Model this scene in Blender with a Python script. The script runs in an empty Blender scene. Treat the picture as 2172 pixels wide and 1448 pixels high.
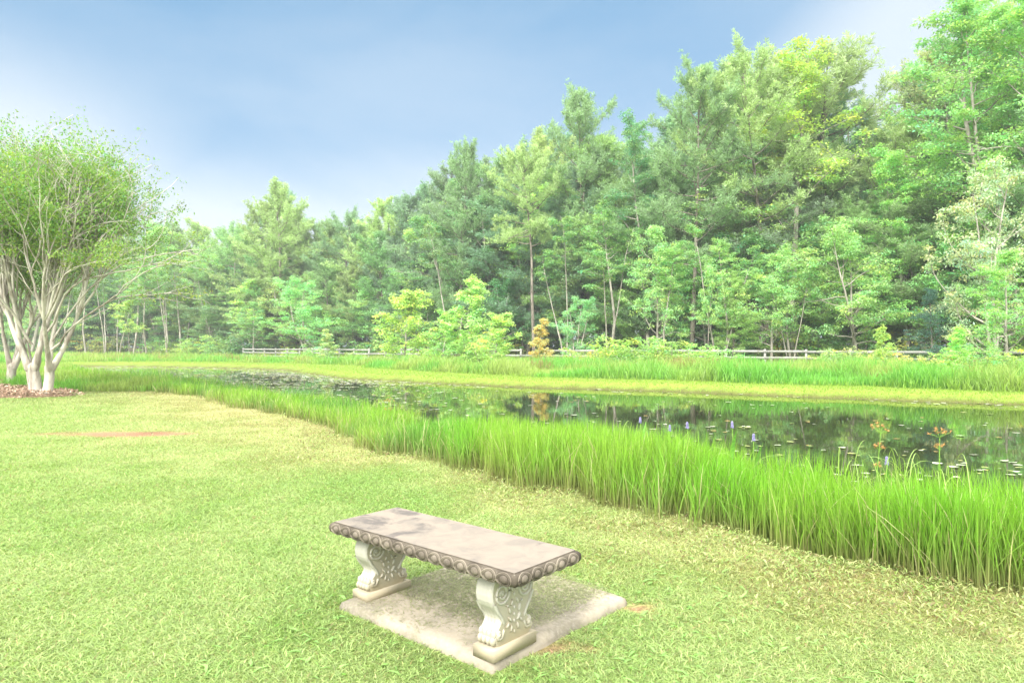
import bpy, math
import numpy as np
from mathutils import Vector

# ------------------------------------------------------------------ camera, sky, sun, exposure
scene = bpy.context.scene
COL = scene.collection
H, F, CX, HY = 1.455, 1448.0, 1086.0, 735.0      # eye height, focal length in photo pixels, centre column, horizon row
cam_data = bpy.data.cameras.new("camera")
cam = bpy.data.objects.new("camera", cam_data)
COL.objects.link(cam)
cam.location = (0, 0, H)
cam.rotation_euler = (math.radians(90) + math.atan(11 / F), 0, 0)
cam_data.sensor_width = 36
cam_data.lens = 24.0
cam_data.clip_start = 0.05
cam_data.clip_end = 4000
scene.camera = cam

SUN_EL, SUN_AZ = math.radians(43), math.radians(203)   # azimuth clockwise from +Y
world = bpy.data.worlds.new("World")
scene.world = world
world.use_nodes = True
wt = world.node_tree
for n in list(wt.nodes):
    wt.nodes.remove(n)


def N(tree, kind, **kw):
    n = tree.nodes.new(kind)
    for k, v in kw.items():
        if isinstance(k, str) and hasattr(n, k):
            setattr(n, k, v)
    return n


def setin(n, **kw):
    for k, v in kw.items():
        n.inputs[k.replace('_', ' ')].default_value = v
    return n


def math_node(t, op, a, b=None, clamp=False):
    n = t.nodes.new('ShaderNodeMath')
    n.operation = op
    n.use_clamp = clamp
    for i, v in enumerate((a, b)):
        if v is None:
            continue
        if isinstance(v, (int, float)):
            n.inputs[i].default_value = v
        else:
            t.links.new(v, n.inputs[i])
    return n.outputs[0]


def map_range(t, v, a, b, c=0.0, d=1.0, smooth=True):
    n = t.nodes.new('ShaderNodeMapRange')
    n.interpolation_type = 'SMOOTHSTEP' if smooth else 'LINEAR'
    t.links.new(v, n.inputs[0])
    for i, x in enumerate((a, b, c, d)):
        n.inputs[i + 1].default_value = x
    return n.outputs[0]


def mix_col(t, fac, a, b, mode='MIX'):
    n = t.nodes.new('ShaderNodeMix')
    n.data_type = 'RGBA'
    n.blend_type = mode
    for sock, v in ((n.inputs[0], fac), (n.inputs[6], a), (n.inputs[7], b)):
        if isinstance(v, (int, float)):
            sock.default_value = v
        elif isinstance(v, (tuple, list)):
            sock.default_value = (*v[:3], 1)
        else:
            t.links.new(v, sock)
    return n.outputs[2]


wo = N(wt, 'ShaderNodeOutputWorld')
bg = N(wt, 'ShaderNodeBackground')
sky = N(wt, 'ShaderNodeTexSky')
sky.sky_type = 'NISHITA'
sky.sun_disc = False
sky.sun_elevation = SUN_EL
sky.sun_rotation = SUN_AZ
tc = N(wt, 'ShaderNodeTexCoord')
sep = N(wt, 'ShaderNodeSeparateXYZ')
wt.links.new(tc.outputs['Generated'], sep.inputs[0])
sx, sy, sz = sep.outputs
# azimuth measure: x over length of the horizontal direction
hl = math_node(wt, 'SQRT', math_node(wt, 'ADD', math_node(wt, 'MULTIPLY', sx, sx), math_node(wt, 'MULTIPLY', sy, sy)))
az = math_node(wt, 'DIVIDE', sx, math_node(wt, 'MAXIMUM', hl, 0.01))
# soft streaky cloud noise in a stretched direction space
mp = N(wt, 'ShaderNodeMapping')
mp.inputs['Scale'].default_value = (1.1, 1.1, 2.6)
mp.inputs['Rotation'].default_value = (0.25, 0.5, 0.0)
wt.links.new(tc.outputs['Generated'], mp.inputs[0])
cn = N(wt, 'ShaderNodeTexNoise')
setin(cn, Scale=1.5, Detail=5.0, Roughness=0.48, Distortion=0.35)
wt.links.new(mp.outputs[0], cn.inputs['Vector'])
noise = map_range(wt, cn.outputs[0], 0.40, 0.72)
# thin veil: thicker low over the trees, towards the right and the far left
azl = map_range(wt, az, 0.10, 0.75)
azr = map_range(wt, az, -0.30, -0.62)
# the veil's upper edge climbs to the right
edge = math_node(wt, 'ADD', 0.16, math_node(wt, 'MULTIPLY', azl, 0.42))
low = map_range(wt, math_node(wt, 'SUBTRACT', sz, edge), 0.17, -0.05)
veil = math_node(wt, 'MAXIMUM', math_node(wt, 'MULTIPLY', low, 0.86), math_node(wt, 'MULTIPLY', azl, 0.55))
left_cl = math_node(wt, 'MULTIPLY', azr, map_range(wt, sz, 0.42, 0.22))
veil = math_node(wt, 'MAXIMUM', veil, math_node(wt, 'MULTIPLY', left_cl, 0.95))
veil = math_node(wt, 'ADD', veil, math_node(wt, 'MULTIPLY', noise, 0.34), clamp=True)
skyc = mix_col(wt, 1.0, sky.outputs[0], (0.056, 0.056, 0.058), 'MULTIPLY')
skyb = mix_col(wt, 0.80, skyc, (0.052, 0.114, 0.178))
cloudc = (0.205, 0.228, 0.248)
vis = mix_col(wt, veil, skyb, cloudc)
over = math_node(wt, 'MAXIMUM', map_range(wt, sz, 0.50, 0.72), math_node(wt, 'MULTIPLY', map_range(wt, sy, -0.1, -0.5), map_range(wt, sz, 0.02, 0.3)))  # unseen sky overhead and behind the camera, brightened to add fill light
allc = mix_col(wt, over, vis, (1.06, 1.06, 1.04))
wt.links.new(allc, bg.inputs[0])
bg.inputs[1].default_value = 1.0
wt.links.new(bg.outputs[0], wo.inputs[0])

sun_data = bpy.data.lights.new("sun", 'SUN')
sun_data.energy = 1.5
sun_data.angle = math.radians(30)
sun_data.color = (1.0, 0.965, 0.90)
sun = bpy.data.objects.new("sun", sun_data)
COL.objects.link(sun)
sd = Vector((math.sin(SUN_AZ) * math.cos(SUN_EL), math.cos(SUN_AZ) * math.cos(SUN_EL), math.sin(SUN_EL)))
sun.rotation_euler = sd.to_track_quat('Z', 'Y').to_euler()
sun.location = sd * 50

scene.view_settings.view_transform = 'Standard'
scene.view_settings.look = 'None'
scene.view_settings.gamma = 1.0
scene.view_settings.exposure = 2.05
scene.render.engine = 'CYCLES'
scene.cycles.max_bounces = 8
scene.cycles.diffuse_bounces = 4
scene.cycles.transmission_bounces = 4
scene.cycles.transparent_max_bounces = 6

RNG = np.random.default_rng(7)


# ------------------------------------------------------------------ small helpers
def tag(o, label=None, cat=None, group=None, kind=None):
    if label: o['label'] = label
    if cat: o['category'] = cat
    if group: o['group'] = group
    if kind: o['kind'] = kind
    return o


def at_depth(px, depth):
    """world X of a photo column at a depth"""
    return (px - CX) / F * depth


def on_plane(px, py, z):
    """world X, Y where a photo pixel meets the level z"""
    d = (H - z) * F / (py - HY)
    return at_depth(px, d), d


class Geo:
    def __init__(self):
        self.V, self.Q, self.T, self.C, self.n = [], [], [], [], 0

    def add(self, V, faces, col=None):
        V = np.asarray(V, float).reshape(-1, 3)
        faces = np.asarray(faces, int)
        (self.Q if faces.shape[1] == 4 else self.T).append(faces + self.n)
        self.V.append(V)
        c = np.ones((len(V), 3)) if col is None else np.broadcast_to(np.asarray(col, float), (len(V), 3))
        self.C.append(c)
        self.n += len(V)

    def build(self, name, mat, parent=None, smooth=False, link=True):
        V = np.concatenate(self.V).astype(np.float32)
        me = bpy.data.meshes.new(name)
        me.vertices.add(len(V))
        me.vertices.foreach_set('co', V.ravel())
        parts = []
        if self.T: parts.append(np.concatenate(self.T))
        if self.Q: parts.append(np.concatenate(self.Q))
        tot = np.concatenate([np.full(len(p), p.shape[1]) for p in parts]).astype(np.int32)
        loops = np.concatenate([p.ravel() for p in parts]).astype(np.int32)
        start = np.concatenate(([0], np.cumsum(tot)[:-1])).astype(np.int32)
        me.loops.add(len(loops))
        me.loops.foreach_set('vertex_index', loops)
        me.polygons.add(len(tot))
        me.polygons.foreach_set('loop_start', start)
        me.polygons.foreach_set('loop_total', tot)
        if smooth:
            me.polygons.foreach_set('use_smooth', np.ones(len(tot), bool))
        me.update(calc_edges=True)
        at = me.attributes.new('Col', 'FLOAT_COLOR', 'POINT')
        C = np.concatenate(self.C)
        if mat and mat.name == 'grass_blades': C = np.clip(C * GAIN * np.array([.90, 1.0, .98]), 0, .8)
        at.data.foreach_set('color', np.concatenate((C, np.ones((len(C), 1))), 1).astype(np.float32).ravel())
        if mat: me.materials.append(mat)
        o = bpy.data.objects.new(name, me)
        if link: COL.objects.link(o)
        if parent is not None: o.parent = parent
        return o


def unit(v):
    return v / np.maximum(np.linalg.norm(v, axis=-1, keepdims=True), 1e-9)


def tube(g, P, R, sides=6, col=None, cap=True):
    P = np.asarray(P, float); R = np.broadcast_to(np.asarray(R, float), (len(P),))
    T = unit(np.gradient(P, axis=0))
    ref = np.array([0.0, 0, 1]) if abs(T[:, 2]).mean() < 0.85 else np.array([1.0, 0, 0])
    A = unit(np.cross(T, ref)); B = np.cross(T, A)
    th = np.arange(sides) * 2 * np.pi / sides
    V = P[:, None, :] + R[:, None, None] * (np.cos(th)[None, :, None] * A[:, None, :] + np.sin(th)[None, :, None] * B[:, None, :])
    n = len(P)
    i = np.arange(n - 1)[:, None] * sides; j = np.arange(sides)[None, :]; k = (j + 1) % sides
    Q = np.stack([i + j, i + k, i + sides + k, i + sides + j], -1).reshape(-1, 4)
    g.add(V.reshape(-1, 3), Q, col)
    if cap:
        g.add(np.concatenate([V[-1], P[-1:] + T[-1:] * R[-1] * .5]), np.stack([np.arange(sides), (np.arange(sides) + 1) % sides, np.full(sides, sides)], -1), None if col is None else np.asarray(col)[..., :3] if np.ndim(col) == 1 else None)


def box(g, c, s, ax=(1, 0), col=None):
    """box centred c, full sizes s, with its local x along the ground direction ax"""
    a = np.array([ax[0], ax[1], 0.0]); a /= np.linalg.norm(a); b = np.array([-a[1], a[0], 0]); z = np.array([0, 0, 1.0])
    c = np.asarray(c, float)
    V = [c + a * s[0] / 2 * i + b * s[1] / 2 * j + z * s[2] / 2 * k for k in (-1, 1) for j in (-1, 1) for i in (-1, 1)]
    Q = [(0, 2, 3, 1), (4, 5, 7, 6), (0, 1, 5, 4), (2, 6, 7, 3), (0, 4, 6, 2), (1, 3, 7, 5)]
    g.add(V, Q, col)


def ellipsoid(g, c, r, axes=None, seg=12, rings=7, col=None):
    th = np.linspace(0, np.pi, rings + 1); ph = np.arange(seg) * 2 * np.pi / seg
    S = np.stack([np.sin(th)[:, None] * np.cos(ph), np.sin(th)[:, None] * np.sin(ph), np.repeat(np.cos(th)[:, None], seg, 1)], -1).reshape(-1, 3) * np.asarray(r)
    if axes is not None: S = S @ np.asarray(axes)
    i = np.arange(rings)[:, None] * seg; j = np.arange(seg)[None]; k = (j + 1) % seg
    g.add(S + np.asarray(c), np.stack([i + j, i + seg + j, i + seg + k, i + k], -1).reshape(-1, 4), col)


def vnoise(x, y, scale, seed=0):
    """smooth value noise, 0..1"""
    x = np.asarray(x) / scale; y = np.asarray(y) / scale
    xi = np.floor(x).astype(np.int64); yi = np.floor(y).astype(np.int64)
    fx = x - xi; fy = y - yi
    fx = fx * fx * (3 - 2 * fx); fy = fy * fy * (3 - 2 * fy)
    def h(a, b):
        n = (a * 374761393 + b * 668265263 + seed * 1442695041) & 0xffffffff
        n = ((n ^ (n >> 13)) * 1274126177) & 0xffffffff
        return ((n ^ (n >> 16)) & 0xffff) / 65535.0
    return (h(xi, yi) * (1 - fx) + h(xi + 1, yi) * fx) * (1 - fy) + (h(xi, yi + 1) * (1 - fx) + h(xi + 1, yi + 1) * fx) * fy


def fbm(x, y, scale, seed=0, o=3):
    return sum(vnoise(x, y, scale / 2 ** k, seed + k * 17) * .5 ** k for k in range(o)) / sum(.5 ** k for k in range(o))


def sstep(x, a, b):
    t = np.clip((x - a) / (b - a), 0, 1)
    return t * t * (3 - 2 * t)


# ------------------------------------------------------------------ materials
def base_mat(name, rough=0.8, spec=0.3):
    m = bpy.data.materials.new(name)
    m.use_nodes = True
    t = m.node_tree
    b = t.nodes['Principled BSDF']
    b.inputs['Roughness'].default_value = rough
    b.inputs['Specular IOR Level'].default_value = spec
    return m, t, b


def noise_tex(t, scale, detail=4, rough=.6, coord='Object', stretch=None, dist=0.0):
    c = t.nodes.new('ShaderNodeTexCoord')
    n = t.nodes.new('ShaderNodeTexNoise')
    setin(n, Scale=scale, Detail=detail, Roughness=rough, Distortion=dist)
    out = c.outputs[coord]
    if stretch:
        mpn = t.nodes.new('ShaderNodeMapping')
        mpn.inputs['Scale'].default_value = stretch
        t.links.new(out, mpn.inputs[0]); out = mpn.outputs[0]
    t.links.new(out, n.inputs['Vector'])
    return n.outputs[0]


def add_bump(t, b, h, strength=.4, dist=.01):
    n = t.nodes.new('ShaderNodeBump')
    n.inputs['Strength'].default_value = strength
    n.inputs['Distance'].default_value = dist
    t.links.new(h, n.inputs['Height'])
    t.links.new(n.outputs[0], b.inputs['Normal'])


def leaf_mat(name, trans=.35, rough=.55, spec=.35, use_obj=True):
    m, t, b = base_mat(name, rough, spec)
    a = t.nodes.new('ShaderNodeAttribute'); a.attribute_name = 'Col'
    c = a.outputs['Color']
    if use_obj:
        oi = t.nodes.new('ShaderNodeObjectInfo')
        c = mix_col(t, 1.0, c, oi.outputs['Color'], 'MULTIPLY')
    t.links.new(c, b.inputs['Base Color'])
    tr = t.nodes.new('ShaderNodeBsdfTranslucent')
    tcx = mix_col(t, 1.0, c, (1.15, 1.2, .75), 'MULTIPLY')
    t.links.new(tcx, tr.inputs[0])
    mx = t.nodes.new('ShaderNodeMixShader')
    mx.inputs[0].default_value = trans
    t.links.new(b.outputs[0], mx.inputs[1]); t.links.new(tr.outputs[0], mx.inputs[2])
    t.links.new(mx.outputs[0], t.nodes['Material Output'].inputs[0])
    return m


def bark_mat(name, c1, c2, scale=6, stretch=(1, 1, .18), bump=.5, rough=.9):
    m, t, b = base_mat(name, rough, .15)
    n1 = noise_tex(t, scale, 6, .65, stretch=stretch)
    n2 = noise_tex(t, scale * .18, 3, .5)
    f = map_range(t, n1, .35, .65)
    c = mix_col(t, f, c1, c2)
    c = mix_col(t, map_range(t, n2, .45, .65), c, tuple(x * 1.25 for x in c2))
    t.links.new(c, b.inputs['Base Color'])
    add_bump(t, b, n1, bump, .03)
    return m


GAIN = 1.12
M = {}
M['leaf'] = leaf_mat('tree_foliage', trans=.42)
M['needle'] = leaf_mat('pine_needles', trans=.38)
M['grass'] = leaf_mat('grass_blades', trans=.40, use_obj=False, rough=.45, spec=.4)
M['bark'] = bark_mat('grey_bark', (.10, .083, .068), (.22, .19, .16))
M['palebark'] = bark_mat('pale_bark', (.19, .17, .14), (.34, .31, .265))
M['smoothbark'] = bark_mat('smooth_bark', (.20, .17, .135), (.46, .43, .37), scale=5, stretch=(1, 1, .3), bump=.15, rough=.7)


# ------------------------------------------------------------------ pond outline and ground shape
def pxd(px, d):
    return (at_depth(px, d), d)


near_shore = [(60, -16), (22, -2.2), (8, 2.6), (4.6, 4.05), (3.55, 4.75), (2.62, 5.35), pxd(1600, 6.3), pxd(1400, 7.3), pxd(1200, 8.6), pxd(1040, 9.7),
              pxd(900, 9.9), pxd(800, 11.8), pxd(700, 14.6), pxd(600, 17.2), pxd(500, 20.2), pxd(400, 23.5), pxd(300, 28), pxd(200, 36), pxd(160, 48)]
far_shore = [(-41, 60), pxd(250, 60.5), pxd(400, 57.5), pxd(540, 53.5), pxd(620, 49), pxd(650, 43.5), pxd(742, 36.5), pxd(897, 32.3), pxd(1100, 29), pxd(1300, 27.2),
             pxd(1500, 25.2), pxd(1700, 23.4), pxd(1940, 21.6), pxd(2172, 20.2), pxd(2600, 18.6), (32, 14), (62, 2)]
POND = np.array(near_shore + far_shore, float)


def sdf(x, y, poly=POND):
    """signed distance to the pond edge, negative over the water"""
    x = np.asarray(x, float); y = np.asarray(y, float)
    shp = x.shape; x = x.ravel(); y = y.ravel()
    out = np.full(len(x), 1e9); inside = np.zeros(len(x), bool)
    n = len(poly)
    for i in range(n):
        ax_, ay_ = poly[i]; bx_, by_ = poly[(i + 1) % n]
        ex, ey = bx_ - ax_, by_ - ay_
        wx, wy = x - ax_, y - ay_
        t = np.clip((wx * ex + wy * ey) / (ex * ex + ey * ey), 0, 1)
        out = np.minimum(out, (wx - t * ex) ** 2 + (wy - t * ey) ** 2)
        c = ((ay_ > y) != (by_ > y)) & (x < (bx_ - ax_) * (y - ay_) / (by_ - ay_ + 1e-12) + ax_)
        inside ^= c
    return (np.sqrt(out) * np.where(inside, -1, 1)).reshape(shp)


WATER = -.25


def shore(x, y):
    w = (vnoise(x, y, 1.3, 3) - .5) * .5 + (vnoise(x, y, .45, 4) - .5) * .22
    return sdf(x, y) + w


mid_line = np.array([(-41, 52), (-20, 44), (-6, 26), (3, 17), (14, 10.5), (40, 3)])


def far_side(x, y):
    """True on the bank beyond the water"""
    return y > np.interp(x, mid_line[:, 0], mid_line[:, 1])


PAD_RISE = .044


def pad_up(x, y):
    """the pad and the turf round it climb a little towards the far leg"""
    return PAD_RISE * np.clip(((x + .08) * -.753 + (y - 3.03) * .658) / .85, -.35, 1.35)


def gz(x, y, s=None):
    if s is None: s = shore(x, y)
    z = np.where(s > 0, WATER + .25 * sstep(s, -.15, .95), WATER - .5 * sstep(-s, 0, 2.5) + .25 * sstep(.0 * s, -.15, .95))
    z = z + (fbm(x, y, 7, 11) - .5) * .05 * sstep(np.hypot(x, y), 5, 14)
    z = z + np.maximum(pad_up(x, y), 0) * (1 - sstep(np.hypot(x + .2, y - 3.9), .8, 2.2))
    return z


def zones(x, y, s):
    """weights of dry band, bare dirt, far lawn, forest floor"""
    far = far_side(x, y)
    wide = 2.6 + 2.8 * sstep(-x, 0, 6) + 1.2 * sstep(x, 2, 5)
    nn = (fbm(x, y, 1.6, 21) - .5) * 2.4 + (fbm(x, y, .5, 24) - .5) * 1.2
    dry = np.where(far, 0, 1 - sstep(s + nn * .8, .5, wide))
    dx, dy = (x + 6.6) / 1.35, (y - 11.35) / .42
    dirt = 1 - sstep(np.hypot(dx, dy) + (fbm(x, y, .6, 31) - .5) * .9, .55, 1.1)
    c = on_plane(1352, 1287, 0)
    dirt2 = 1 - sstep(np.hypot((x - c[0]) / .13, (y - c[1]) / .1) + (fbm(x, y, .1, 33) - .5) * .8, .5, 1.0)
    c2 = on_plane(1170, 1372, 0)
    dirt3 = .8 * (1 - sstep(np.hypot((x - c2[0]) / .22, (y - c2[1]) / .13) + (fbm(x, y, .1, 35) - .5) * .9, .4, 1.0))
    return far, dry, np.maximum(dirt, np.maximum(dirt2, dirt3))


TL = np.array([(-300, 128), (0, 124), (120, 120), (350, 106), (520, 92), (700, 86), (900, 78), (1100, 67), (1300, 59), (1450, 54), (1650, 49), (1850, 45), (2050, 41), (2300, 37), (2700, 32)], float)


def treeline(px):
    return np.interp(px, TL[:, 0], TL[:, 1])


def lawn_colour(x, y, s, rng_=None):
    far, dry, dirt = zones(x, y, s)
    n1 = fbm(x, y, 2.3, 41); n2 = fbm(x, y, .55, 45); n3 = fbm(x, y, 9, 49)
    g1 = np.array([.215, .32, .085]); g2 = np.array([.300, .378, .140])
    w = sstep(n1 * .30 + n2 * .55 + n3 * .3, .36, .84)[..., None]
    c = g1 * (1 - w) + g2 * w
    d1 = np.array([.41, .40, .185]); d2 = np.array([.31, .29, .12])
    wd = sstep(n2, .35, .7)[..., None]
    dc = d1 * wd + d2 * (1 - wd)
    dd = (dry * .9)[..., None]
    c = c * (1 - dd) + dc * dd
    fc = np.array([.25, .36, .06]) * (.85 + .3 * n1[..., None])
    c = np.where(far[..., None], fc, c)
    dirtc = np.array([.34, .20, .125]) * (.75 + .5 * n2[..., None])
    c = c * (1 - dirt[..., None]) + dirtc * dirt[..., None]
    return c


# ---- ground sheet
def warped(a, b, fine, grow, centre=0.0):
    pts = [centre]; st = fine
    while pts[-1] < b:
        pts.append(pts[-1] + st); st = max(fine, (abs(pts[-1] - centre)) * grow)
    neg = [centre]; st = fine
    while neg[-1] > a:
        neg.append(neg[-1] - st); st = max(fine, (abs(neg[-1] - centre)) * grow)
    return np.array(neg[::-1][:-1] + pts)


gx = warped(-900, 900, .10, .022); gy = warped(-60, 1500, .10, .018, 3.0)
X, Y = np.meshgrid(gx, gy)
S = shore(X, Y)
Z = gz(X, Y, S)
g = Geo()
n_, m_ = X.shape
idx = np.arange(n_ * m_).reshape(n_, m_)
Q = np.stack([idx[:-1, :-1], idx[:-1, 1:], idx[1:, 1:], idx[1:, :-1]], -1).reshape(-1, 4)
gc = lawn_colour(X, Y, S) * .8
mud = np.where(far_side(X, Y)[..., None], np.array([.11, .12, .035]), np.array([.055, .042, .025]))
wm = (1 - sstep(S, .12, np.where(far_side(X, Y), .4, .75)))[..., None]
gc = gc * (1 - wm) + mud * wm
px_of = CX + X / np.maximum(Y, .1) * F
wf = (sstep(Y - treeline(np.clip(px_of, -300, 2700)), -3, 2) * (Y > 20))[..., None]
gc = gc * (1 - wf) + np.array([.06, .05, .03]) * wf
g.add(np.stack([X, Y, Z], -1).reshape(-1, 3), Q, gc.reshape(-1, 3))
mg, t, b = base_mat('ground_soil_and_turf', .95, .1)
a = t.nodes.new('ShaderNodeAttribute'); a.attribute_name = 'Col'
nz = noise_tex(t, 40, 5, .7)
nz2 = noise_tex(t, 9, 4, .6)
c = mix_col(t, map_range(t, nz, .35, .7), mix_col(t, 1.0, a.outputs['Color'], (.55, .55, .5), 'MULTIPLY'), mix_col(t, 1.0, a.outputs['Color'], (1.35, 1.35, 1.3), 'MULTIPLY'))
c = mix_col(t, map_range(t, nz2, .4, .75, 0, .25), c, mix_col(t, 1.0, a.outputs['Color'], (1.3, 1.1, .9), 'MULTIPLY'))
t.links.new(c, b.inputs['Base Color'])
add_bump(t, b, nz, .6, .02)
tag(g.build('ground', mg, smooth=True), kind='structure')

# ---- water sheet
mw, t, b = base_mat('pond_water', .03, .5)
b.inputs['Base Color'].default_value = (.018, .020, .008, 1)
b.inputs['IOR'].default_value = 1.33
wn = noise_tex(t, 1.6, 2, .5, stretch=(1, 1, 1))
add_bump(t, b, wn, .06, .02)
g = Geo()
g.add([(-60, -20, WATER), (70, -20, WATER), (70, 75, WATER), (-60, 75, WATER)], [(0, 1, 2, 3)])
tag(g.build('pond_water', mw), kind='structure')


# ------------------------------------------------------------------ blades
def polar(rng, n, r0, r1, a0=-52, a1=52):
    """points round the viewing spot, thinning out with distance"""
    r = r0 * (r1 / r0) ** rng.random(n)
    th = np.radians(rng.uniform(a0, a1, n))
    return r * np.sin(th), r * np.cos(th), r


def blades(g, rng, x, y, z, length, width, lean, col_b, col_t, segs=1, face=None, droop=.3):
    """grass blades: strips that taper to a tip; lean is the sideways reach as a share of the length"""
    n = len(x)
    az_ = rng.uniform(0, 2 * np.pi, n)
    D = np.stack([np.cos(az_), np.sin(az_), np.zeros(n)], -1)
    fz = rng.uniform(0, 2 * np.pi, n)
    Wd = np.stack([np.cos(fz), np.sin(fz), np.zeros(n)], -1) if face is None else face
    P0 = np.stack([x, y, z], -1)
    rows = []; cols = []
    for k in range(segs + 1):
        t = k / (segs + 1)
        c = P0 + D * (length * lean * t ** 1.6)[:, None] + np.array([0, 0, 1.0]) * (length * (t - droop * lean * t * t))[:, None]
        w = width * (1 - .45 * t) * (.5 if k == 0 and segs == 1 else 1)
        rows += [c - Wd * w[:, None] / 2, c + Wd * w[:, None] / 2]
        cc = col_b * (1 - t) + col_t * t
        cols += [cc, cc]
    tip = P0 + D * (length * lean)[:, None] + np.array([0, 0, 1.0]) * (length * (1 - droop * lean))[:, None]
    rows.append(tip); cols.append(col_t)
    V = np.stack(rows, 1); C = np.stack(cols, 1); nv = V.shape[1]
    base = np.arange(n)[:, None] * nv
    off = g.n
    g.V.append(V.reshape(-1, 3)); g.C.append(C.reshape(-1, 3)); g.n += n * nv
    for k in range(segs):
        q = np.array([2 * k, 2 * k + 1, 2 * k + 3, 2 * k + 2])
        g.Q.append((base + q).astype(int) + off)
    g.T.append((base + np.array([2 * segs, 2 * segs + 1, 2 * segs + 2])).astype(int) + off)


# slab footprint, used to keep blades off it
slab_px = [(722, 1270), (1043, 1403), (1326, 1263), (1044, 1166)]
SLAB = []
for px_, py_ in slab_px:
    z_ = .05
    for _ in range(6):
        q_ = on_plane(px_, py_, z_); z_ = .05 + float(pad_up(*q_))
    SLAB.append(q_)
SLAB = np.array(SLAB)


def in_poly_dist(x, y, poly):
    return sdf(x, y, poly)


MULCH = [(-15.05, 20.35, 2.35, 1.15), (-18.0, 23.6, 2.4, 1.6), (-16.6, 22.0, 1.6, 1.2), (-20.4, 26.0, 2.2, 1.6)]


def mulch_w(x, y):
    w = np.zeros_like(x)
    for (cx, cy, rx, ry) in MULCH:
        w = np.maximum(w, 1 - sstep(np.hypot((x - cx) / rx, (y - cy) / ry) + (fbm(x, y, .7, 61) - .5) * .3, .75, 1.02))
    return w


rng = np.random.default_rng(11)
g = Geo()
x, y, r = polar(rng, 1500000, 1.9, 34)
s = shore(x, y)
far, dry, dirt = zones(x, y, s)
sl = in_poly_dist(x, y, SLAB)
keep = (s > .25) & ~far & (sl > .012 + .03 * rng.random(len(x))) & (rng.random(len(x)) > dirt * .93) & (mulch_w(x, y) < .25)
x, y, r, s, dry, dirt = (v[keep] for v in (x, y, r, s, dry, dirt))
n = len(x)
k = 1 + r / 11
L = rng.uniform(.015, .038, n) * k * (1 - .45 * dry) * (1 - .5 * dirt)
c = lawn_colour(x, y, s)
c = c * rng.uniform(.6, 1.4, n)[:, None] * np.array([1.17, 1.09, 1.10])
yel = (rng.random(n) < .15)[:, None]
c = np.where(yel, c * np.array([1.35, 1.08, 1.35]), c)
brown = (rng.random(n) < .03 + .10 * dry)[:, None]
c = np.where(brown, np.array([.34, .235, .11]) * rng.uniform(.6, 1.3, n)[:, None], c)
c = np.clip(c, 0, .85)
blades(g, rng, x, y, gz(x, y, s) - .003, L, rng.uniform(.0028, .0055, n) * k, rng.uniform(.6, 1.9, n), c * .8, c, segs=1, droop=.45)
# broad weed leaves lying in the lawn
x, y, r = polar(rng, 2600, 2.2, 9)
s = shore(x, y); far, dry, dirt = zones(x, y, s)
keep = (s > .6) & ~far & (in_poly_dist(x, y, SLAB) > .05) & (fbm(x, y, 1.1, 71) > .52)
x, y, r, s = (v[keep] for v in (x, y, r, s)); n = len(x)
blades(g, rng, x, y, gz(x, y, s) + .012, rng.uniform(.02, .04, n), rng.uniform(.014, .028, n), rng.uniform(1.5, 2.3, n), np.array([.24, .42, .10]) * rng.uniform(.8, 1.3, (n, 1)), np.array([.30, .48, .14]) * rng.uniform(.8, 1.3, (n, 1)), droop=.42)
tag(g.build('lawn_grass', M['grass']), 'short bright green lawn grass around the stone bench', 'grass', kind='stuff')

# ---- low creeping weeds along the foot of the reeds
g = Geo()
x, y, r = polar(rng, 420000, 2.6, 30, -50, 54)
s = shore(x, y); far, dry, dirt = zones(x, y, s)
keep = (s > .12) & ~far & (rng.random(len(x)) < sstep(dry, .25, .95) * (.35 + .65 * sstep(fbm(x, y, .5, 75), .35, .6)) * sstep(x, -7, -1))
x, y, r, s = (v[keep] for v in (x, y, r, s)); n = len(x)
c = np.where(rng.random((n, 1)) < .55, np.array([.42, .41, .17]), np.array([.28, .35, .10])) * rng.uniform(.6, 1.35, (n, 1))
c = np.where(rng.random((n, 1)) < .12, np.array([.28, .19, .09]) * rng.uniform(.6, 1.2, (n, 1)), c)
blades(g, rng, x, y, gz(x, y, s) + rng.uniform(0, .05, n), rng.uniform(.012, .03, n) * (1 + r / 12), rng.uniform(.006, .013, n) * (1 + r / 14), rng.uniform(.6, 2.0, n), c * .8, c, droop=.40)
tag(g.build('creeping_weeds', M['grass']), 'low yellowing creeping weeds between the lawn and the reeds', 'weeds', kind='stuff')

# ---- reeds on the near shore
front = np.array([(at_depth(px, d), d) for px, d in [(60, 31), (120, 29), (250, 23.2), (400, 18.3), (500, 15.6), (620, 13.3), (700, 12.2), (760, 10.2), (830, 9.2), (1000, 7.75), (1200, 6.6), (1400, 5.75), (1600, 5.05), (1800, 4.62), (2000, 4.25), (2172, 4.0)]] + [(4.6, 3.2), (7, 1.6)])


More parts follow.
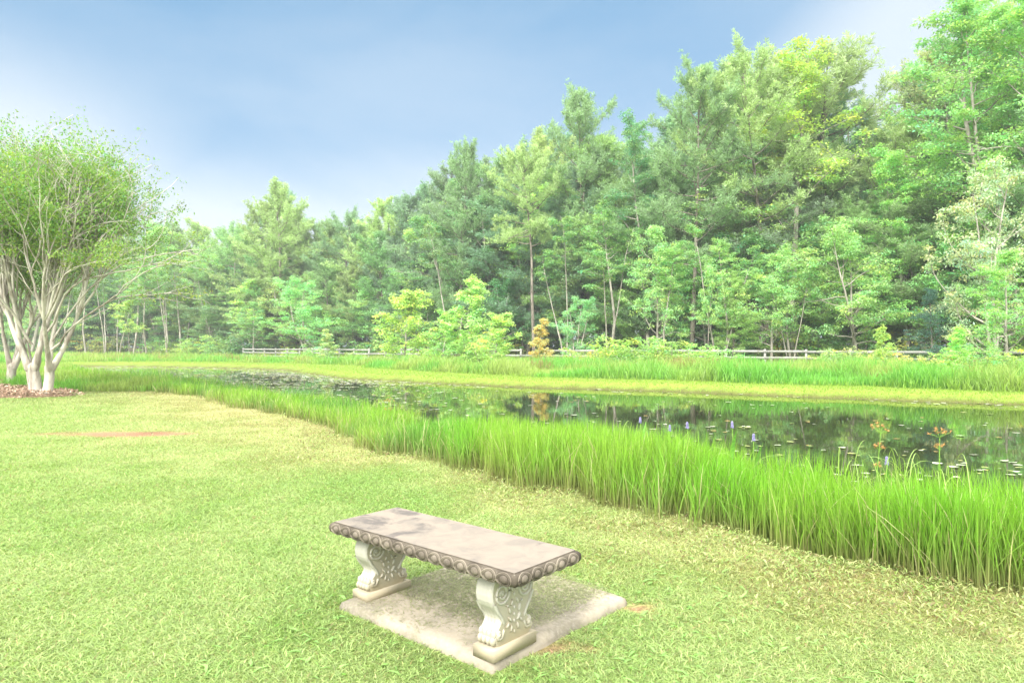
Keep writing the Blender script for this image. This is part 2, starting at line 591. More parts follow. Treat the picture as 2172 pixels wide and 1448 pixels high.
def fill_reeds(g, rng, n, r0, r1, a0, a1, hmul=1.0):
    x, y, r = polar(rng, n, r0, r1, a0, a1)
    s = shore(x, y)
    far = far_side(x, y)
    band = np.interp(x, [-30, -15, -8, -4, -1, 1, 2.5, 5], [-4.5, -3.0, -2.4, -2.0, -1.5, -1.8, -1.0, -.8])
    jag = (vnoise(x, y, .7, 81) - .5) * .35 * np.clip(r / 8, .6, 2.5) + (vnoise(x, y, .2, 83) - .5) * .36 + rng.normal(0, .05, n)
    fx = np.concatenate([front[:, 0], [60]]); fy = np.concatenate([front[:, 1] * 1.045, [-20]])
    fl = np.interp(x, fx, fy); sl_ = np.interp(x + .5, fx, fy) - np.interp(x - .5, fx, fy)
    edge_in = (y - fl) / np.sqrt(1 + sl_ ** 2) + jag + .22
    edge_out = s - (band + jag * 1.6)
    clump = sstep(fbm(x, y, .9, 85) + .5 * (vnoise(x, y, .22, 88) - .5), .34, .54)
    gap = sstep(x, -1.9, -.2)          # the right-hand bed is dense, the left one tufted
    p = sstep(edge_in, 0, .45) * sstep(edge_out, 0, .8) * (clump * (1 - gap) + gap * (.42 + .58 * clump))
    notch = 1 - .8 * (1 - sstep(np.hypot((x + 1.9) / 1.3, (y - 12.2) / 1.2), .5, 1.0))
    keep = ~far & (rng.random(n) < p * notch)
    return [v[keep] for v in (x, y, r, s, edge_in, gap)]


rngr = np.random.default_rng(23)
g = Geo()
x, y, r, s, ein, gap = fill_reeds(g, rngr, 1150000, 3.2, 44, -50, 56)
n = len(x)
hh = (.50 + .22 * gap) * (.72 + .5 * fbm(x, y, 1.4, 91)) * rngr.uniform(.5, 1.15, n) * (.66 + .28 * sstep(ein, 0, .6))
hh *= 1 + .15 * sstep(-x, 8, 20)
ca = np.array([.145, .370, .018]); cb = np.array([.225, .380, .036]); cl = np.array([.125, .270, .045])
w1 = sstep(fbm(x, y, 1.1, 95), .35, .7)[:, None]
c = (ca * w1 + cb * (1 - w1)) * gap[:, None] + ((cl * w1 + cb * 1.02 * (1 - w1)) * (1 - gap[:, None]))
c = c * rngr.uniform(.6, 1.35, (n, 1))
dead = rngr.random(n) < .055 + .06 * (1 - gap)
c[dead] = np.array([.50, .44, .22]) * rngr.uniform(.7, 1.2, (dead.sum(), 1))
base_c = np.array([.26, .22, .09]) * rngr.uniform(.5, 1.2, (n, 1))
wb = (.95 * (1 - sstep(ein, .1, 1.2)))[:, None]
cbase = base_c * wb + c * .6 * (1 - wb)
lean = rngr.uniform(.03, .30, n) + .35 * (rngr.random(n) < .06)
lean[dead] *= 2.2
fa = rngr.normal(0, .9, n)
face = np.stack([np.cos(fa), np.sin(fa), np.zeros(n)], -1)
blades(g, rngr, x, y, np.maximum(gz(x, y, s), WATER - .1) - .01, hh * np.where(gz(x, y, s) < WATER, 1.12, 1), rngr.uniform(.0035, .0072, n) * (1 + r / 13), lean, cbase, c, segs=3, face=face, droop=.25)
tag(g.build('shore_reeds', M['grass']), 'tall bright green reeds along the near shore of the pond', 'reeds', kind='stuff')

# ---- long pale arching blades that stand out of the reeds
g = Geo()
for (px, d, hgt) in [(1515, 5.6, .62), (1590, 5.5, .6), (1700, 5.2, .66), (1830, 5.1, .7), (1860, 4.9, .66), (2010, 4.55, .7), (2030, 4.5, .66), (1985, 4.8, .7), (1330, 7.2, .66), (1950, 5.0, .7), (1880, 5.3, .72), (2120, 4.5, .68), (800, 9.9, .5), (770, 10.2, .45), (1140, 8.0, .62)]:
    for k in range(4):
        x0 = at_depth(px, d) + rngr.normal(0, .06); y0 = d + .35 + rngr.normal(0, .12)
        a_ = rngr.uniform(0, 6.28); reach = rngr.uniform(.12, .42)
        tt = np.linspace(0, 1, 12); pk = hgt * rngr.uniform(.85, 1.15)
        P = np.stack([x0 + np.cos(a_) * reach * tt ** 1.7, y0 + np.sin(a_) * reach * tt ** 1.7, -.1 + (pk + .1) * (2.0 * tt - 1.18 * tt ** 2.2)], -1)
        W = np.array([-np.sin(a_), np.cos(a_), .3]) * .006
        w = (1 - tt * .85)[:, None]
        V = np.stack([P - W * w, P + W * w], 1).reshape(-1, 3)
        i = np.arange(11) * 2
        g.add(V, np.stack([i, i + 1, i + 3, i + 2], -1), np.array([.30, .40, .10]) * rngr.uniform(.8, 1.2))
tag(g.build('arching_sedge_blades', M['grass']), 'pale arching sedge blades rising through the near reeds', 'sedge', kind='stuff')

# ---- far bank: short turf at the water, tall grass behind it
rngf = np.random.default_rng(31)
g = Geo()
n = 420000
px = rngf.uniform(-150, 2450, n); d = 18 * (118 / 18) ** rngf.random(n)
x, y = at_depth(px, d), d
s = shore(x, y); far = far_side(x, y)
tallstart = np.interp(px, [0, 400, 700, 900, 1100, 1400, 1700, 2172], [4, 6, 4.5, 4.5, 3.6, 3.0, 2.5, 2.3]) + (fbm(x, y, 2.5, 101) - .5) * 2.2
keep = far & (s > -.06) & (d < treeline(px) + 1)
tw = sstep(s - tallstart, -.3, .9)
keep &= rngf.random(n) < (.5 + .5 * tw)
x, y, d, s, tw, px = (v[keep] for v in (x, y, d, s, tw, px)); n = len(x)
cl_ = fbm(x, y, 2.2, 103)
hh = (.07 + tw * (.24 + .66 * sstep(cl_, .3, .8)) * (1 + .12 * sstep(px, 1200, 1500))) * rngf.uniform(.6, 1.2, n)
cs = np.array([.26, .37, .05]); ct = np.array([.17, .40, .060]); cy = np.array([.33, .40, .10])
w2 = sstep(fbm(x, y, 3.1, 107), .38, .66)[:, None]
c = cs * (1 - tw[:, None]) + (ct * w2 + cy * (1 - w2)) * tw[:, None]
c = c * rngf.uniform(.75, 1.28, (n, 1))
red = (fbm(x, y, 4.0, 109) > .60) & (s > 9) & (rngf.random(n) < .5)
c[red] = np.array([.36, .22, .10]) * rngf.uniform(.7, 1.2, (red.sum(), 1))
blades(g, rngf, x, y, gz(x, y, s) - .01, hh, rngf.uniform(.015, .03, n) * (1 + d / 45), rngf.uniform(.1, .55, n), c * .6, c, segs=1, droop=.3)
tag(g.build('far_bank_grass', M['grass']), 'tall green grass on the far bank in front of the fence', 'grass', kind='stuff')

# ---- grass of the middle distance left of the pond
g = Geo()
n = 150000
px = rngf.uniform(-200, 700, n); d = rngf.uniform(22, 62, n)
x, y = at_depth(px, d), d
s = shore(x, y); far = far_side(x, y)
keep = ~far & (s > .1) & ((s < 4.5 + (fbm(x, y, 2, 111) - .5) * 2.5) | (px < 100) & (d > 30))
x, y, d, s = (v[keep] for v in (x, y, d, s)); n = len(x)
hh = (.16 + .38 * sstep(fbm(x, y, 1.8, 113), .3, .75)) * rngf.uniform(.6, 1.2, n)
w2 = sstep(fbm(x, y, 2.6, 117), .35, .68)[:, None]
c = (np.array([.17, .37, .045]) * w2 + np.array([.33, .40, .10]) * (1 - w2)) * rngf.uniform(.75, 1.28, (n, 1))
blades(g, rngf, x, y, gz(x, y, s) - .01, hh, rngf.uniform(.012, .024, n) * (1 + d / 45), rngf.uniform(.1, .5, n), c * .6, c, segs=1, droop=.3)
tag(g.build('meadow_grass', M['grass']), 'rough meadow grass behind the left trees beside the pond tip', 'grass', kind='stuff')

# ---- lily pads
rngl = np.random.default_rng(41)
g = Geo()
n = 110000
px = rngl.uniform(60, 2400, n); d = 4.6 * (60 / 4.6) ** rngl.random(n)
x, y = at_depth(px, d), d
s = sdf(x, y)
fd = -s
dens = .015 * sstep(fd, .1, .6)
left = 1 - sstep(x, -9, 0)
dens = dens * .6 + left * (.10 + .9 * sstep(vnoise(x / 3.2, y, .9, 121) * .5 + vnoise(x / 2.5, y, .3, 122) * .5, .50, .66) * (.4 + .6 * sstep(d, 14, 40)))
farshore = far_side(x, y) & (fd < 1.6 + 2.0 * left)
dens = dens + farshore * (.10 + .85 * left) * sstep(1.9 + 2.0 * left - fd, 0, 1.2)
nearm = (~far_side(x, y)) & (fd < 3.0) & (x > 1)
dens = dens + nearm * .16 * sstep(3.0 - fd, .3, 2.2) * sstep(vnoise(x / 2, y, .45, 125), .45, .75)
dens = dens + .04 * sstep(vnoise(x / 3, y, .6, 127), .72, .86)
keep = (s < -.12) & (rngl.random(n) < dens)
x, y, d, fd = (v[keep] for v in (x, y, d, fd)); n = len(x)
R = rngl.uniform(.014, .050, n) * (1 + d / 22)
th = np.arange(7) * 2 * np.pi / 7
rot = rngl.uniform(0, 6.28, n)[:, None]
asp = rngl.uniform(.55, 1, n)[:, None]
rr = R[:, None] * rngl.uniform(.8, 1.1, (n, 7))
V = np.stack([x[:, None] + rr * np.cos(th + rot), y[:, None] + rr * asp * np.sin(th + rot), np.full((n, 7), WATER + .006) + rngl.uniform(0, .012, (n, 1)) + rngl.uniform(-.003, .006, (n, 7))], -1)
cen = np.stack([x, y, V[:, :, 2].mean(1)], -1)[:, None]
V = np.concatenate([V, cen], 1)
tri = np.stack([np.arange(7), (np.arange(7) + 1) % 7, np.full(7, 7)], -1)
Ft = (np.arange(n)[:, None, None] * 8 + tri[None]).reshape(-1, 3)
pc = np.where(rngl.random((n, 1)) < .68, np.array([.50, .49, .40]), np.array([.36, .38, .14])) * rngl.uniform(.65, 1.25, (n, 1))  # cream tone puts the sky's reflection on the pads into their colour
pc = np.where(rngl.random((n, 1)) < .12, np.array([.36, .24, .10]), pc)
g.add(V.reshape(-1, 3), Ft, np.repeat(pc, 8, 0))
mp_, t, b = base_mat('floating_pads', .25, .7)
a = t.nodes.new('ShaderNodeAttribute'); a.attribute_name = 'Col'
t.links.new(a.outputs['Color'], b.inputs['Base Color'])
tag(g.build('lily_pads', mp_), 'small pale floating leaves scattered over the dark pond', 'lily pads', kind='stuff')


# ------------------------------------------------------------------ trees
def grow(rng, p, d, L, nseg=6, wob=.15, up=.05):
    p = np.array(p, float); d = unit(np.array(d, float)); P = [p.copy()]
    st = L / nseg
    for k in range(nseg):
        d = unit(d + rng.normal(0, wob, 3) + np.array([0, 0, up]))
        p = p + d * st; P.append(p.copy())
    return np.array(P)


def along(P, t):
    n = len(P) - 1; k = min(int(t * n), n - 1); f = t * n - k
    return P[k] * (1 - f) + P[k + 1] * f, unit(P[k + 1] - P[k])


def leaves(g, rng, C, size, upb=.9, col=None, shape=(.55, .45)):
    n = len(C)
    Nn = unit(rng.normal(0, .55, (n, 3)) + np.array([0, 0, upb]))
    D = unit(np.cross(Nn, rng.normal(0, 1, (n, 3))))
    D[:, 2] -= .25
    Sd = unit(np.cross(Nn, D))
    sz_ = size * rng.uniform(.7, 1.25, (n, 1))
    mid = C + D * sz_ * shape[1]
    V = np.stack([C, mid + Sd * sz_ * shape[0] * .5 + Nn * sz_ * .08, C + D * sz_, mid - Sd * sz_ * shape[0] * .5 + Nn * sz_ * .08], 1)
    cc = np.ones((n, 3)) if col is None else col
    g.add(V.reshape(-1, 3), np.arange(n * 4).reshape(n, 4), np.repeat(cc, 4, 0))


def clump_leaves(g, rng, centres, per, rad, flat, size, tint=.22, upb=.9, hue=.12, tips=None):
    centres = np.asarray(centres)
    m = len(centres)
    O = rng.normal(0, 1, (m, per, 3)); O = O / np.maximum(np.linalg.norm(O, axis=-1, keepdims=True), .01) * rng.random((m, per, 1)) ** .45
    sc = rad * rng.uniform(.65, 1.3, (m, 1, 1))
    O = O * sc * np.array([1, 1, flat])
    O[..., 2] -= .35 * (O[..., 0] ** 2 + O[..., 1] ** 2) / max(rad, .01) * .6
    Cc = (centres[:, None] + O).reshape(-1, 3)
    tn = rng.normal(0, tint * .5, (m, 1, 1)) + rng.normal(0, tint * .55, (m, per, 1)) + 1
    col = np.clip(tn, .5, 1.7) * np.ones((1, 1, 3))
    hu = rng.normal(0, hue, (m, 1)) + rng.normal(0, hue * .5, (m, per))
    col[..., 0] *= 1 + hu; col[..., 2] *= 1 - hu
    if tips is not None:
        z = Cc[:, 2].reshape(m, per); w = sstep(z, tips[0], tips[1])[..., None] * rng.uniform(.3, 1, (m, per, 1))
        col = col * (1 - w) + col * np.array(tips[2]) * w
    leaves(g, rng, Cc, size, upb, col.reshape(-1, 3))


def tufts(g, rng, C, D, per=14, length=.27, width=.03, tint=.25):
    m = len(C)
    V = unit(rng.normal(0, .75, (m, per, 3)) + D[:, None] * 1.0)
    V[..., 2] -= .05
    L = length * rng.uniform(.7, 1.2, (m, per, 1))
    Sd = unit(np.cross(V, rng.normal(0, 1, (m, per, 3)))) * width
    b0 = C[:, None] + V * .02 + D[:, None] * rng.uniform(-.18, .1, (m, per, 1))
    T = np.stack([b0 - Sd * .35, b0 + V * L * .55 + Sd * .5, b0 + V * L, b0 + V * L * .55 - Sd * .5], 2)
    col = (1 + rng.normal(0, tint * .5, (m, 1, 1)) + rng.normal(0, tint * .5, (m, per, 1))).clip(.5, 1.6) * np.ones((1, 1, 3))
    g.add(T.reshape(-1, 3), np.arange(m * per * 4).reshape(-1, 4), np.repeat(col.reshape(-1, 3), 4, 0))


class Proto:
    pass


def make_proto(name, wood, crown, bark, leafm, h):
    p = Proto(); p.name = name; p.h = h
    a = wood.build('trunk', bark, link=False, smooth=True); b = crown.build('crown', leafm, link=False)
    p.wood, p.crown = a.data, b.data
    p.h = float(np.percentile(np.concatenate(crown.V)[:, 2], 99.85))
    VV = np.concatenate(crown.V); VV = VV[VV[:, 2] > p.h * .8]; p.top = VV[:, :2].mean(0)
    bpy.data.objects.remove(a); bpy.data.objects.remove(b)
    return p


def pine(seed, h=25, start=.42, w=4.2, n=46, lean=0.0, gaps=0.0):
    rng = np.random.default_rng(seed)
    wd, cr = Geo(), Geo()
    T = grow(rng, (0, 0, -.3), (lean, 0, 1), h * .97, 12, .022, .03 if lean else .08)
    rad = np.linspace(.24, .03, len(T)); rad[0] *= 1.25
    tube(wd, T, rad, 8)
    for k in range(7):      # dead stubs below the crown
        p, d = along(T, rng.uniform(start * .45, start)); a_ = rng.uniform(0, 6.28)
        B = grow(rng, p, (math.cos(a_), math.sin(a_), rng.uniform(-.1, .3)), rng.uniform(.5, 1.8), 4, .2, 0)
        tube(wd, B, np.linspace(.03, .006, len(B)), 4, cap=False)
    C, D = [], []
    for i in range(n):
        t = start + (1 - start) * ((i + rng.random()) / n) ** .92
        if rng.random() < gaps: continue
        u = (t - start) / (1 - start)
        env = (.66 + .34 * math.sin(math.pi * min(1, u * 1.1 + .1))) * (1 - u ** 8) + .30
        a_ = i * 2.4 + rng.normal(0, .5)
        L = w * env * rng.uniform(.55, 1.15) * (.9 + .18 * math.sin(a_ * 2 + u * 9 + seed))
        p, d = along(T, t)
        el = -.05 + 1.15 * u ** 1.5 + rng.normal(0, .2)
        B = grow(rng, p, (math.cos(a_) * math.cos(el), math.sin(a_) * math.cos(el), math.sin(el)), L, 6, .13, .07)
        tube(wd, B, np.linspace(.035 + .05 * (1 - u), .008, len(B)), 4, cap=False)
        ns = int(6 + L * 2.4)
        for j in range(ns):
            tt = .28 + .72 * (j + rng.random()) / ns
            q, dd = along(B, min(tt, .999))
            sgn = 1 if j % 2 else -1
            sdv = np.cross(dd, (0, 0, 1)) * sgn
            v = unit(dd * .6 + sdv * rng.uniform(.3, 1.1) + np.array([0, 0, rng.uniform(-.05, .8)]))
            l2 = rng.uniform(.5, 1.55) * (.5 + .5 * env)
            B2 = grow(rng, q, v, l2, 3, .15, .12)
            if j % 2 == 0: tube(wd, B2, np.linspace(.014, .005, len(B2)), 3, cap=False)
            for f in (.38, .6, .8, 1.0):
                qq, d3 = along(B2, min(f, .999))
                C.append(qq + rng.normal(0, .12, 3)); D.append(unit(d3 + rng.normal(0, .35, 3) + np.array([0, 0, .6])))
        C.append(B[-1]); D.append(unit(B[-1] - B[-2] + np.array([0, 0, .4])))
    C.append(T[-1]); D.append(np.array([0, 0, 1.0]))
    tufts(cr, rng, np.array(C), np.array(D), per=14, length=.38, width=.05)
    return make_proto('pine_tree', wd, cr, M['bark'], M['needle'], h)


def broad(seed, h=18, start=.25, w=4.5, limbs=24, twigs=7, per=22, rad=.5, flat=.38, size=.2, shape='oval', trunk=.2, bark='palebark', forks=1, upb=.9, tips=None, name='broadleaf_tree', elev=(.15, .8), keep=1.0):
    rng = np.random.default_rng(seed)
    wd, cr = Geo(), Geo()
    C = []
    for fk in range(forks):
        a0 = rng.uniform(0, 6.28)
        lean = .0 if forks == 1 else rng.uniform(.12, .3)
        off = np.array([math.cos(a0), math.sin(a0), 0]) * (0 if forks == 1 else trunk * 1.3)
        T = grow(rng, np.array([0, 0, -.2]) + off, (math.cos(a0) * lean, math.sin(a0) * lean, 1), h * (.95 if fk == 0 else rng.uniform(.7, .92)), 10, .055, .07)
        tube(wd, T, np.linspace(trunk / math.sqrt(forks), trunk * .12, len(T)), 7)
        nl = limbs // forks
        for i in range(nl):
            if rng.random() > keep: continue
            t = start + (.98 - start) * (i + rng.random()) / nl
            u = (t - start) / (1 - start)
            if shape == 'oval': env = math.sqrt(max(.02, 1 - (2 * u - .85) ** 2 / 1.5)) * (1 - .45 * u)
            elif shape == 'cone': env = (1 - u) ** .8 * .95 + .1
            else: env = .45 + .55 * u - .4 * max(0, u - .8) * 3
            L = w * env * rng.uniform(.65, 1.15)
            a_ = i * 2.4 + rng.normal(0, .5)
            p, d = along(T, t)
            el = elev[0] + (elev[1] - elev[0]) * u + rng.normal(0, .15)
            B = grow(rng, p, (math.cos(a_) * math.cos(el), math.sin(a_) * math.cos(el), math.sin(el)), L, 6, .18, .03)
            r0 = max(.015, trunk * .33 * (1 - .6 * u))
            tube(wd, B, np.linspace(r0, .008, len(B)), 5, cap=False)
            for j in range(twigs):
                tt = .3 + .7 * (j + rng.random()) / twigs
                q, dd = along(B, min(tt, .999))
                v = unit(dd * .6 + rng.normal(0, .6, 3) * np.array([1, 1, .5]) + np.array([0, 0, .15]))
                B2 = grow(rng, q, v, L * rng.uniform(.18, .4), 3, .2, .04)
                tube(wd, B2, np.linspace(r0 * .35, .005, len(B2)), 3, cap=False)
                C.append(B2[-1]); C.append(along(B2, .55)[0] + rng.normal(0, .12, 3))
            C.append(B[-1])
    C = np.array(C)
    clump_leaves(cr, rng, C, per, rad, flat, size, upb=upb, tips=tips)
    return make_proto(name, wd, cr, M[bark], M['leaf'], h)


def shrub(seed, h=2.2, w=1.6, n=120, per=26, rad=.28, size=.12, name='shrub', tips=None):
    rng = np.random.default_rng(seed)
    wd, cr = Geo(), Geo()
    C = []
    for i in range(16):
        a_ = rng.uniform(0, 6.28); el = rng.uniform(.5, 1.5)
        B = grow(rng, (rng.normal(0, w * .12), rng.normal(0, w * .12), -.05), (math.cos(a_) * math.cos(el), math.sin(a_) * math.cos(el), math.sin(el)), h * rng.uniform(.6, .95), 5, .15, .08)
        tube(wd, B, np.linspace(.022, .005, len(B)), 4, cap=False)
        for j in range(n // 16):
            q, _ = along(B, rng.uniform(.15, .999)); C.append(q + rng.normal(0, w * .16, 3) * np.array([1, 1, .8]))
    C = np.array(C); C[:, 2] = np.maximum(C[:, 2], .12)
    clump_leaves(cr, rng, C, per, rad, .6, size, upb=.7, tips=tips)
    return make_proto(name, wd, cr, M['palebark'], M['leaf'], h)


PINES = [pine(101, 25, .34, 4.9, 50), pine(102, 25, .48, 5.0, 42, gaps=.12), pine(103, 25, .22, 5.4, 62), pine(104, 25, .14, 5.0, 70), pine(105, 25, .56, 4.4, 38, lean=.12), pine(106, 25, .28, 5.2, 56)]
GUMS = [broad(201, 20, .30, 4.6, 30, 7, 40, .55, .36, .16), broad(202, 20, .40, 4.2, 28, 7, 34, .5, .36, .16, keep=.85),
        broad(203, 20, .22, 5.0, 32, 7, 40, .6, .33, .165, forks=2)]
UNDER = [broad(211, 10, .15, 4.4, 28, 7, 38, .50, .33, .15, forks=2, trunk=.17), broad(212, 10, .22, 4.0, 26, 7, 38, .48, .35, .15, trunk=.14),
         broad(213, 10, .10, 4.2, 32, 7, 36, .48, .4, .145, forks=3, trunk=.2), broad(214, 10, .35, 3.6, 20, 7, 26, .46, .3, .18, trunk=.1, bark='bark')]
SAPS = [broad(221, 6, .12, 1.9, 30, 5, 26, .28, .55, .15, shape='cone', trunk=.07), broad(222, 6, .10, 2.4, 30, 6, 26, .32, .5, .15, trunk=.09, elev=(.3, 1.1)),
        broad(223, 6, .05, 1.5, 30, 5, 28, .24, .6, .13, shape='cone', trunk=.05, elev=(.3, 1.0))]
SLIM = [broad(251, 16, .58, 2.6, 20, 6, 30, .42, .36, .15, trunk=.15), broad(252, 16, .66, 2.2, 16, 6, 28, .4, .36, .15, trunk=.12, forks=2)]
SHRUBS = [shrub(231), shrub(232, 2.2, 2.2, 150), shrub(233, 2.0, 1.4, 110, tips=(1.0, 2.0, (1.9, 1.0, .8)))]
CEDAR = broad(241, 10, .04, 3.6, 46, 7, 34, .42, .35, .11, shape='cone', trunk=.14, bark='bark', elev=(-.05, .6))


def place(proto, px, depth, top=None, hgt=None, label='', cat='tree', group=None, tint=(.06, .12, .045), wmul=1.0, rot=None, base=None, tilt=(0, 0)):
    x = at_depth(px, depth)
    z = float(gz(np.array([x]), np.array([depth]))[0]) - .05 if base is None else base
    if hgt is None:
        hgt = H + (HY - top) / F * depth - z
    r = bpy.data.objects.new(proto.name, None)
    COL.objects.link(r)
    r.empty_display_size = .3
    sc = hgt / proto.h
    if rot is None: rot = RNG.uniform(0, 6.28)
    x -= .8 * sc * wmul * (proto.top[0] * math.cos(rot) - proto.top[1] * math.sin(rot))   # the tip, not the foot, stands over the wanted spot
    r.location = (x, depth, z)
    r.scale = (sc * wmul, sc * wmul, sc)
    r.rotation_euler = (tilt[1], tilt[0], rot)
    tag(r, label, cat, group)
    for nm, me, c in (('trunk', proto.wood, (1, 1, 1)), ('crown', proto.crown, tint)):
        o = bpy.data.objects.new(nm, me)
        COL.objects.link(o); o.parent = r
        o.color = (*[v * (k_ if nm == 'crown' else 1) for v, k_ in zip(c, (2.85, 2.6, 3.2))], 1)
    return r


SKY = np.array([(-300, 480), (0, 470), (300, 462), (400, 452), (440, 468), (490, 440), (540, 410), (600, 388), (640, 420), (680, 425), (725, 395), (760, 420), (800, 400), (850, 405),
                (900, 350), (940, 330), (985, 300), (1025, 330), (1045, 285), (1100, 238), (1160, 245), (1225, 185), (1290, 235), (1350, 240), (1400, 240), (1440, 165), (1500, 140), (1570, 85),
                (1640, 100), (1700, 50), (1760, 110), (1800, 175), (1870, 185), (1925, 205), (1960, 150), (1995, 25), (2060, -30), (2172, -60), (2700, -150)], float)
G_PINE = (.095, .160, .065); G_PINE_L = (.135, .20, .07); G_PINE_B = (.085, .150, .080)
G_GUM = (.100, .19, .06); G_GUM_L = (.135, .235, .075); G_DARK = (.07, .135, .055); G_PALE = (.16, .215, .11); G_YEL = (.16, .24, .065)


def vary(c, k=.12):
    return tuple(float(v * (1 + RNG.normal(0, k * .6)) * f) for v, f in zip(c, [1 + RNG.normal(0, k * .5)] * 3))


def region(px):
    for lim, nm in ((150, 'behind the crape myrtles'), (330, 'at the dark far left edge'), (520, 'left of the open fence end'), (680, 'behind the left fence end'), (860, 'left of the bank saplings'),
                    (1040, 'behind the bank saplings'), (1250, 'right of the bank saplings'), (1430, 'behind the shrub thicket'), (1620, 'left of the thick fence trunk'), (1800, 'right of the thick fence trunk'), (2000, 'behind the dark cedar')):
        if px < lim: return nm
    return 'at the far right edge'


# rows of the wood behind the fence
def row(protos, px0, px1, step, dlo, dhi, frac, tints, kindname, cat, wm=(.85, 1.15), minh=0, where='', open_left=False):
    px = px0
    while px < px1:
        if open_left and 170 < px < 450 and RNG.random() < .6:
            px += 30; continue
        d = float(treeline(px)) + RNG.uniform(dlo, dhi)
        top_sky = float(np.interp(px, SKY[:, 0], SKY[:, 1]))
        hfull = H + (HY - top_sky) / F * d
        f = RNG.uniform(*frac)
        pr = protos[RNG.integers(len(protos))]
        reg = region(px)
        tn = tints[RNG.integers(len(tints))]
        size = 'taller' if f > sum(frac) / 2 else 'shorter'
        wv = RNG.uniform(*wm); breadth = 'broad' if wv > sum(wm) / 2 else 'slim'
        place(pr, px, d, hgt=max(hfull * f, minh), label=f'{size} {breadth} {TONE[tn]} {kindname} {where}{reg}', cat=cat, group=f'{cat}s {where}{reg}', tint=vary(tn), wmul=wv)
        px += step * RNG.uniform(.7, 1.3) * 60 / d


TONE = {G_PINE: 'mid-green', G_PINE_L: 'yellowish', G_PINE_B: 'bluish', G_GUM: 'mid-green', G_GUM_L: 'light green', G_DARK: 'dark', G_PALE: 'pale', G_YEL: 'yellow-green'}
row(PINES, -120, 2350, 62, 5, 13, (.84, .99), [G_PINE, G_PINE_L, G_PINE_B], 'pine', 'pine', wm=(1.0, 1.35))
row(PINES[2:4], -120, 2350, 66, 2, 7, (.55, .8), [G_PINE, G_PINE_L, G_PINE_B], 'bushy pine', 'bushy pine', wm=(1.1, 1.6), open_left=True)
row(GUMS, -120, 2350, 75, 3, 9, (.5, .8), [G_GUM, G_GUM, G_DARK, G_GUM_L], 'leafy tree', 'broadleaf tree', wm=(1.0, 1.4))
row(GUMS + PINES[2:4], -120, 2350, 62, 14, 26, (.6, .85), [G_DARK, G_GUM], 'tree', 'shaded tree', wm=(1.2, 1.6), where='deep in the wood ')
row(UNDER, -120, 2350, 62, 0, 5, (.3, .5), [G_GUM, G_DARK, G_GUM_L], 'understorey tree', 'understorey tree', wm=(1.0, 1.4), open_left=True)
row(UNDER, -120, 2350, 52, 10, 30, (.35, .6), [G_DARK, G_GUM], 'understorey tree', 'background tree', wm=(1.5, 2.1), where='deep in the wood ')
row(SHRUBS[:2], -60, 2300, 52, -1, 9, (.08, .16), [G_GUM, G_DARK, G_YEL], 'edge shrub', 'shrub', wm=(1.3, 2.0), minh=2.2, open_left=True)

for px_ in list(np.arange(575, 1500, 34)) + [1760, 1815, 1880, 1940, 2060, 2110]:
    if RNG.random() < .3: continue
    px_ = px_ + RNG.uniform(-10, 10)
    tn_ = [G_GUM, G_GUM_L, G_YEL][RNG.integers(3)]
    fx_ = np.interp(px_, [516, 1460, 2120], [84, 46.3, 37.3])
    place(SHRUBS[RNG.integers(3)], px_, fx_ - RNG.uniform(1.0, 3.5), hgt=RNG.uniform(.9, 1.7), label=f'low {TONE[tn_]} shrub growing against the fence {region(px_)}', cat='shrub', group=f'low shrubs against the fence {region(px_)}', tint=vary(tn_), wmul=RNG.uniform(1.1, 1.9))

# trees and bushes the photograph singles out
P = place
P(PINES[1], 1590, 52, top=80, label='tallest spreading pine with an open crown and a thick trunk behind the fence', cat='pine', tint=G_PINE_L, wmul=1.05)
P(PINES[0], 1478, 53, top=128, label='sparse pine with an airy crown left of the tallest pine', cat='pine', tint=G_PINE)
P(GUMS[1], 1722, 49.5, top=42, label='yellow-green sweetgum with a pale straight trunk, right of the tallest pine', cat='sweetgum', tint=(.15, .225, .045), wmul=1.15)
P(GUMS[0], 1355, 58, top=232, label='dark round-topped broadleaf tree against the sky left of the sparse pine', cat='broadleaf tree', tint=(.065, .15, .055), wmul=.8)
P(PINES[0], 1228, 66, top=182, label='pine with the highest tip in the middle of the tree line', cat='pine', tint=G_PINE)
P(PINES[4], 1160, 62, top=300, label='leaning pine with a long bare pale trunk in the middle of the wood', cat='pine', tint=G_PINE_L, tilt=(-.14, 0), rot=0)
P(PINES[3], 985, 74, top=295, label='pointed pine with upright shoots where the tree line starts to climb', cat='pine', tint=G_PINE, wmul=.8)
P(PINES[3], 600, 92, top=388, label='broad dense pine on the highest bump of the left tree line', cat='pine', tint=G_PINE_L, wmul=1.15)
P(GUMS[0], 1915, 45, top=296, label='bright green round-crowned tree below the dip in the right tree line', cat='broadleaf tree', tint=(.135, .26, .07), wmul=1.15)
P(UNDER[0], 1785, 44, top=470, label='layered gum with a forked pale trunk standing just behind the right fence', cat='gum tree', tint=G_GUM_L, wmul=1.0)
P(UNDER[1], 1640, 45, top=540, label='layered bright green gum overhanging the fence beside the thick trunk', cat='gum tree', tint=G_GUM_L)
P(GUMS[1], 2110, 41, top=-70, label='very tall airy sweetgum at the right edge of the picture', cat='sweetgum', tint=(.12, .22, .075), wmul=1.15)
P(GUMS[0], 2085, 42, top=-20, label='dense tall sweetgum whose crown rises steeply right of the sky dip', cat='sweetgum', tint=(.115, .22, .06), wmul=.95)
P(GUMS[2], 2200, 46, top=-90, label='tall leafy gum filling the top right corner behind the airy sweetgum', cat='sweetgum', tint=(.10, .20, .055), wmul=1.0)
P(GUMS[0], 2215, 39, top=-40, label='tall sweetgum partly cut off by the right edge', cat='sweetgum', tint=(.12, .23, .06), wmul=1.1)
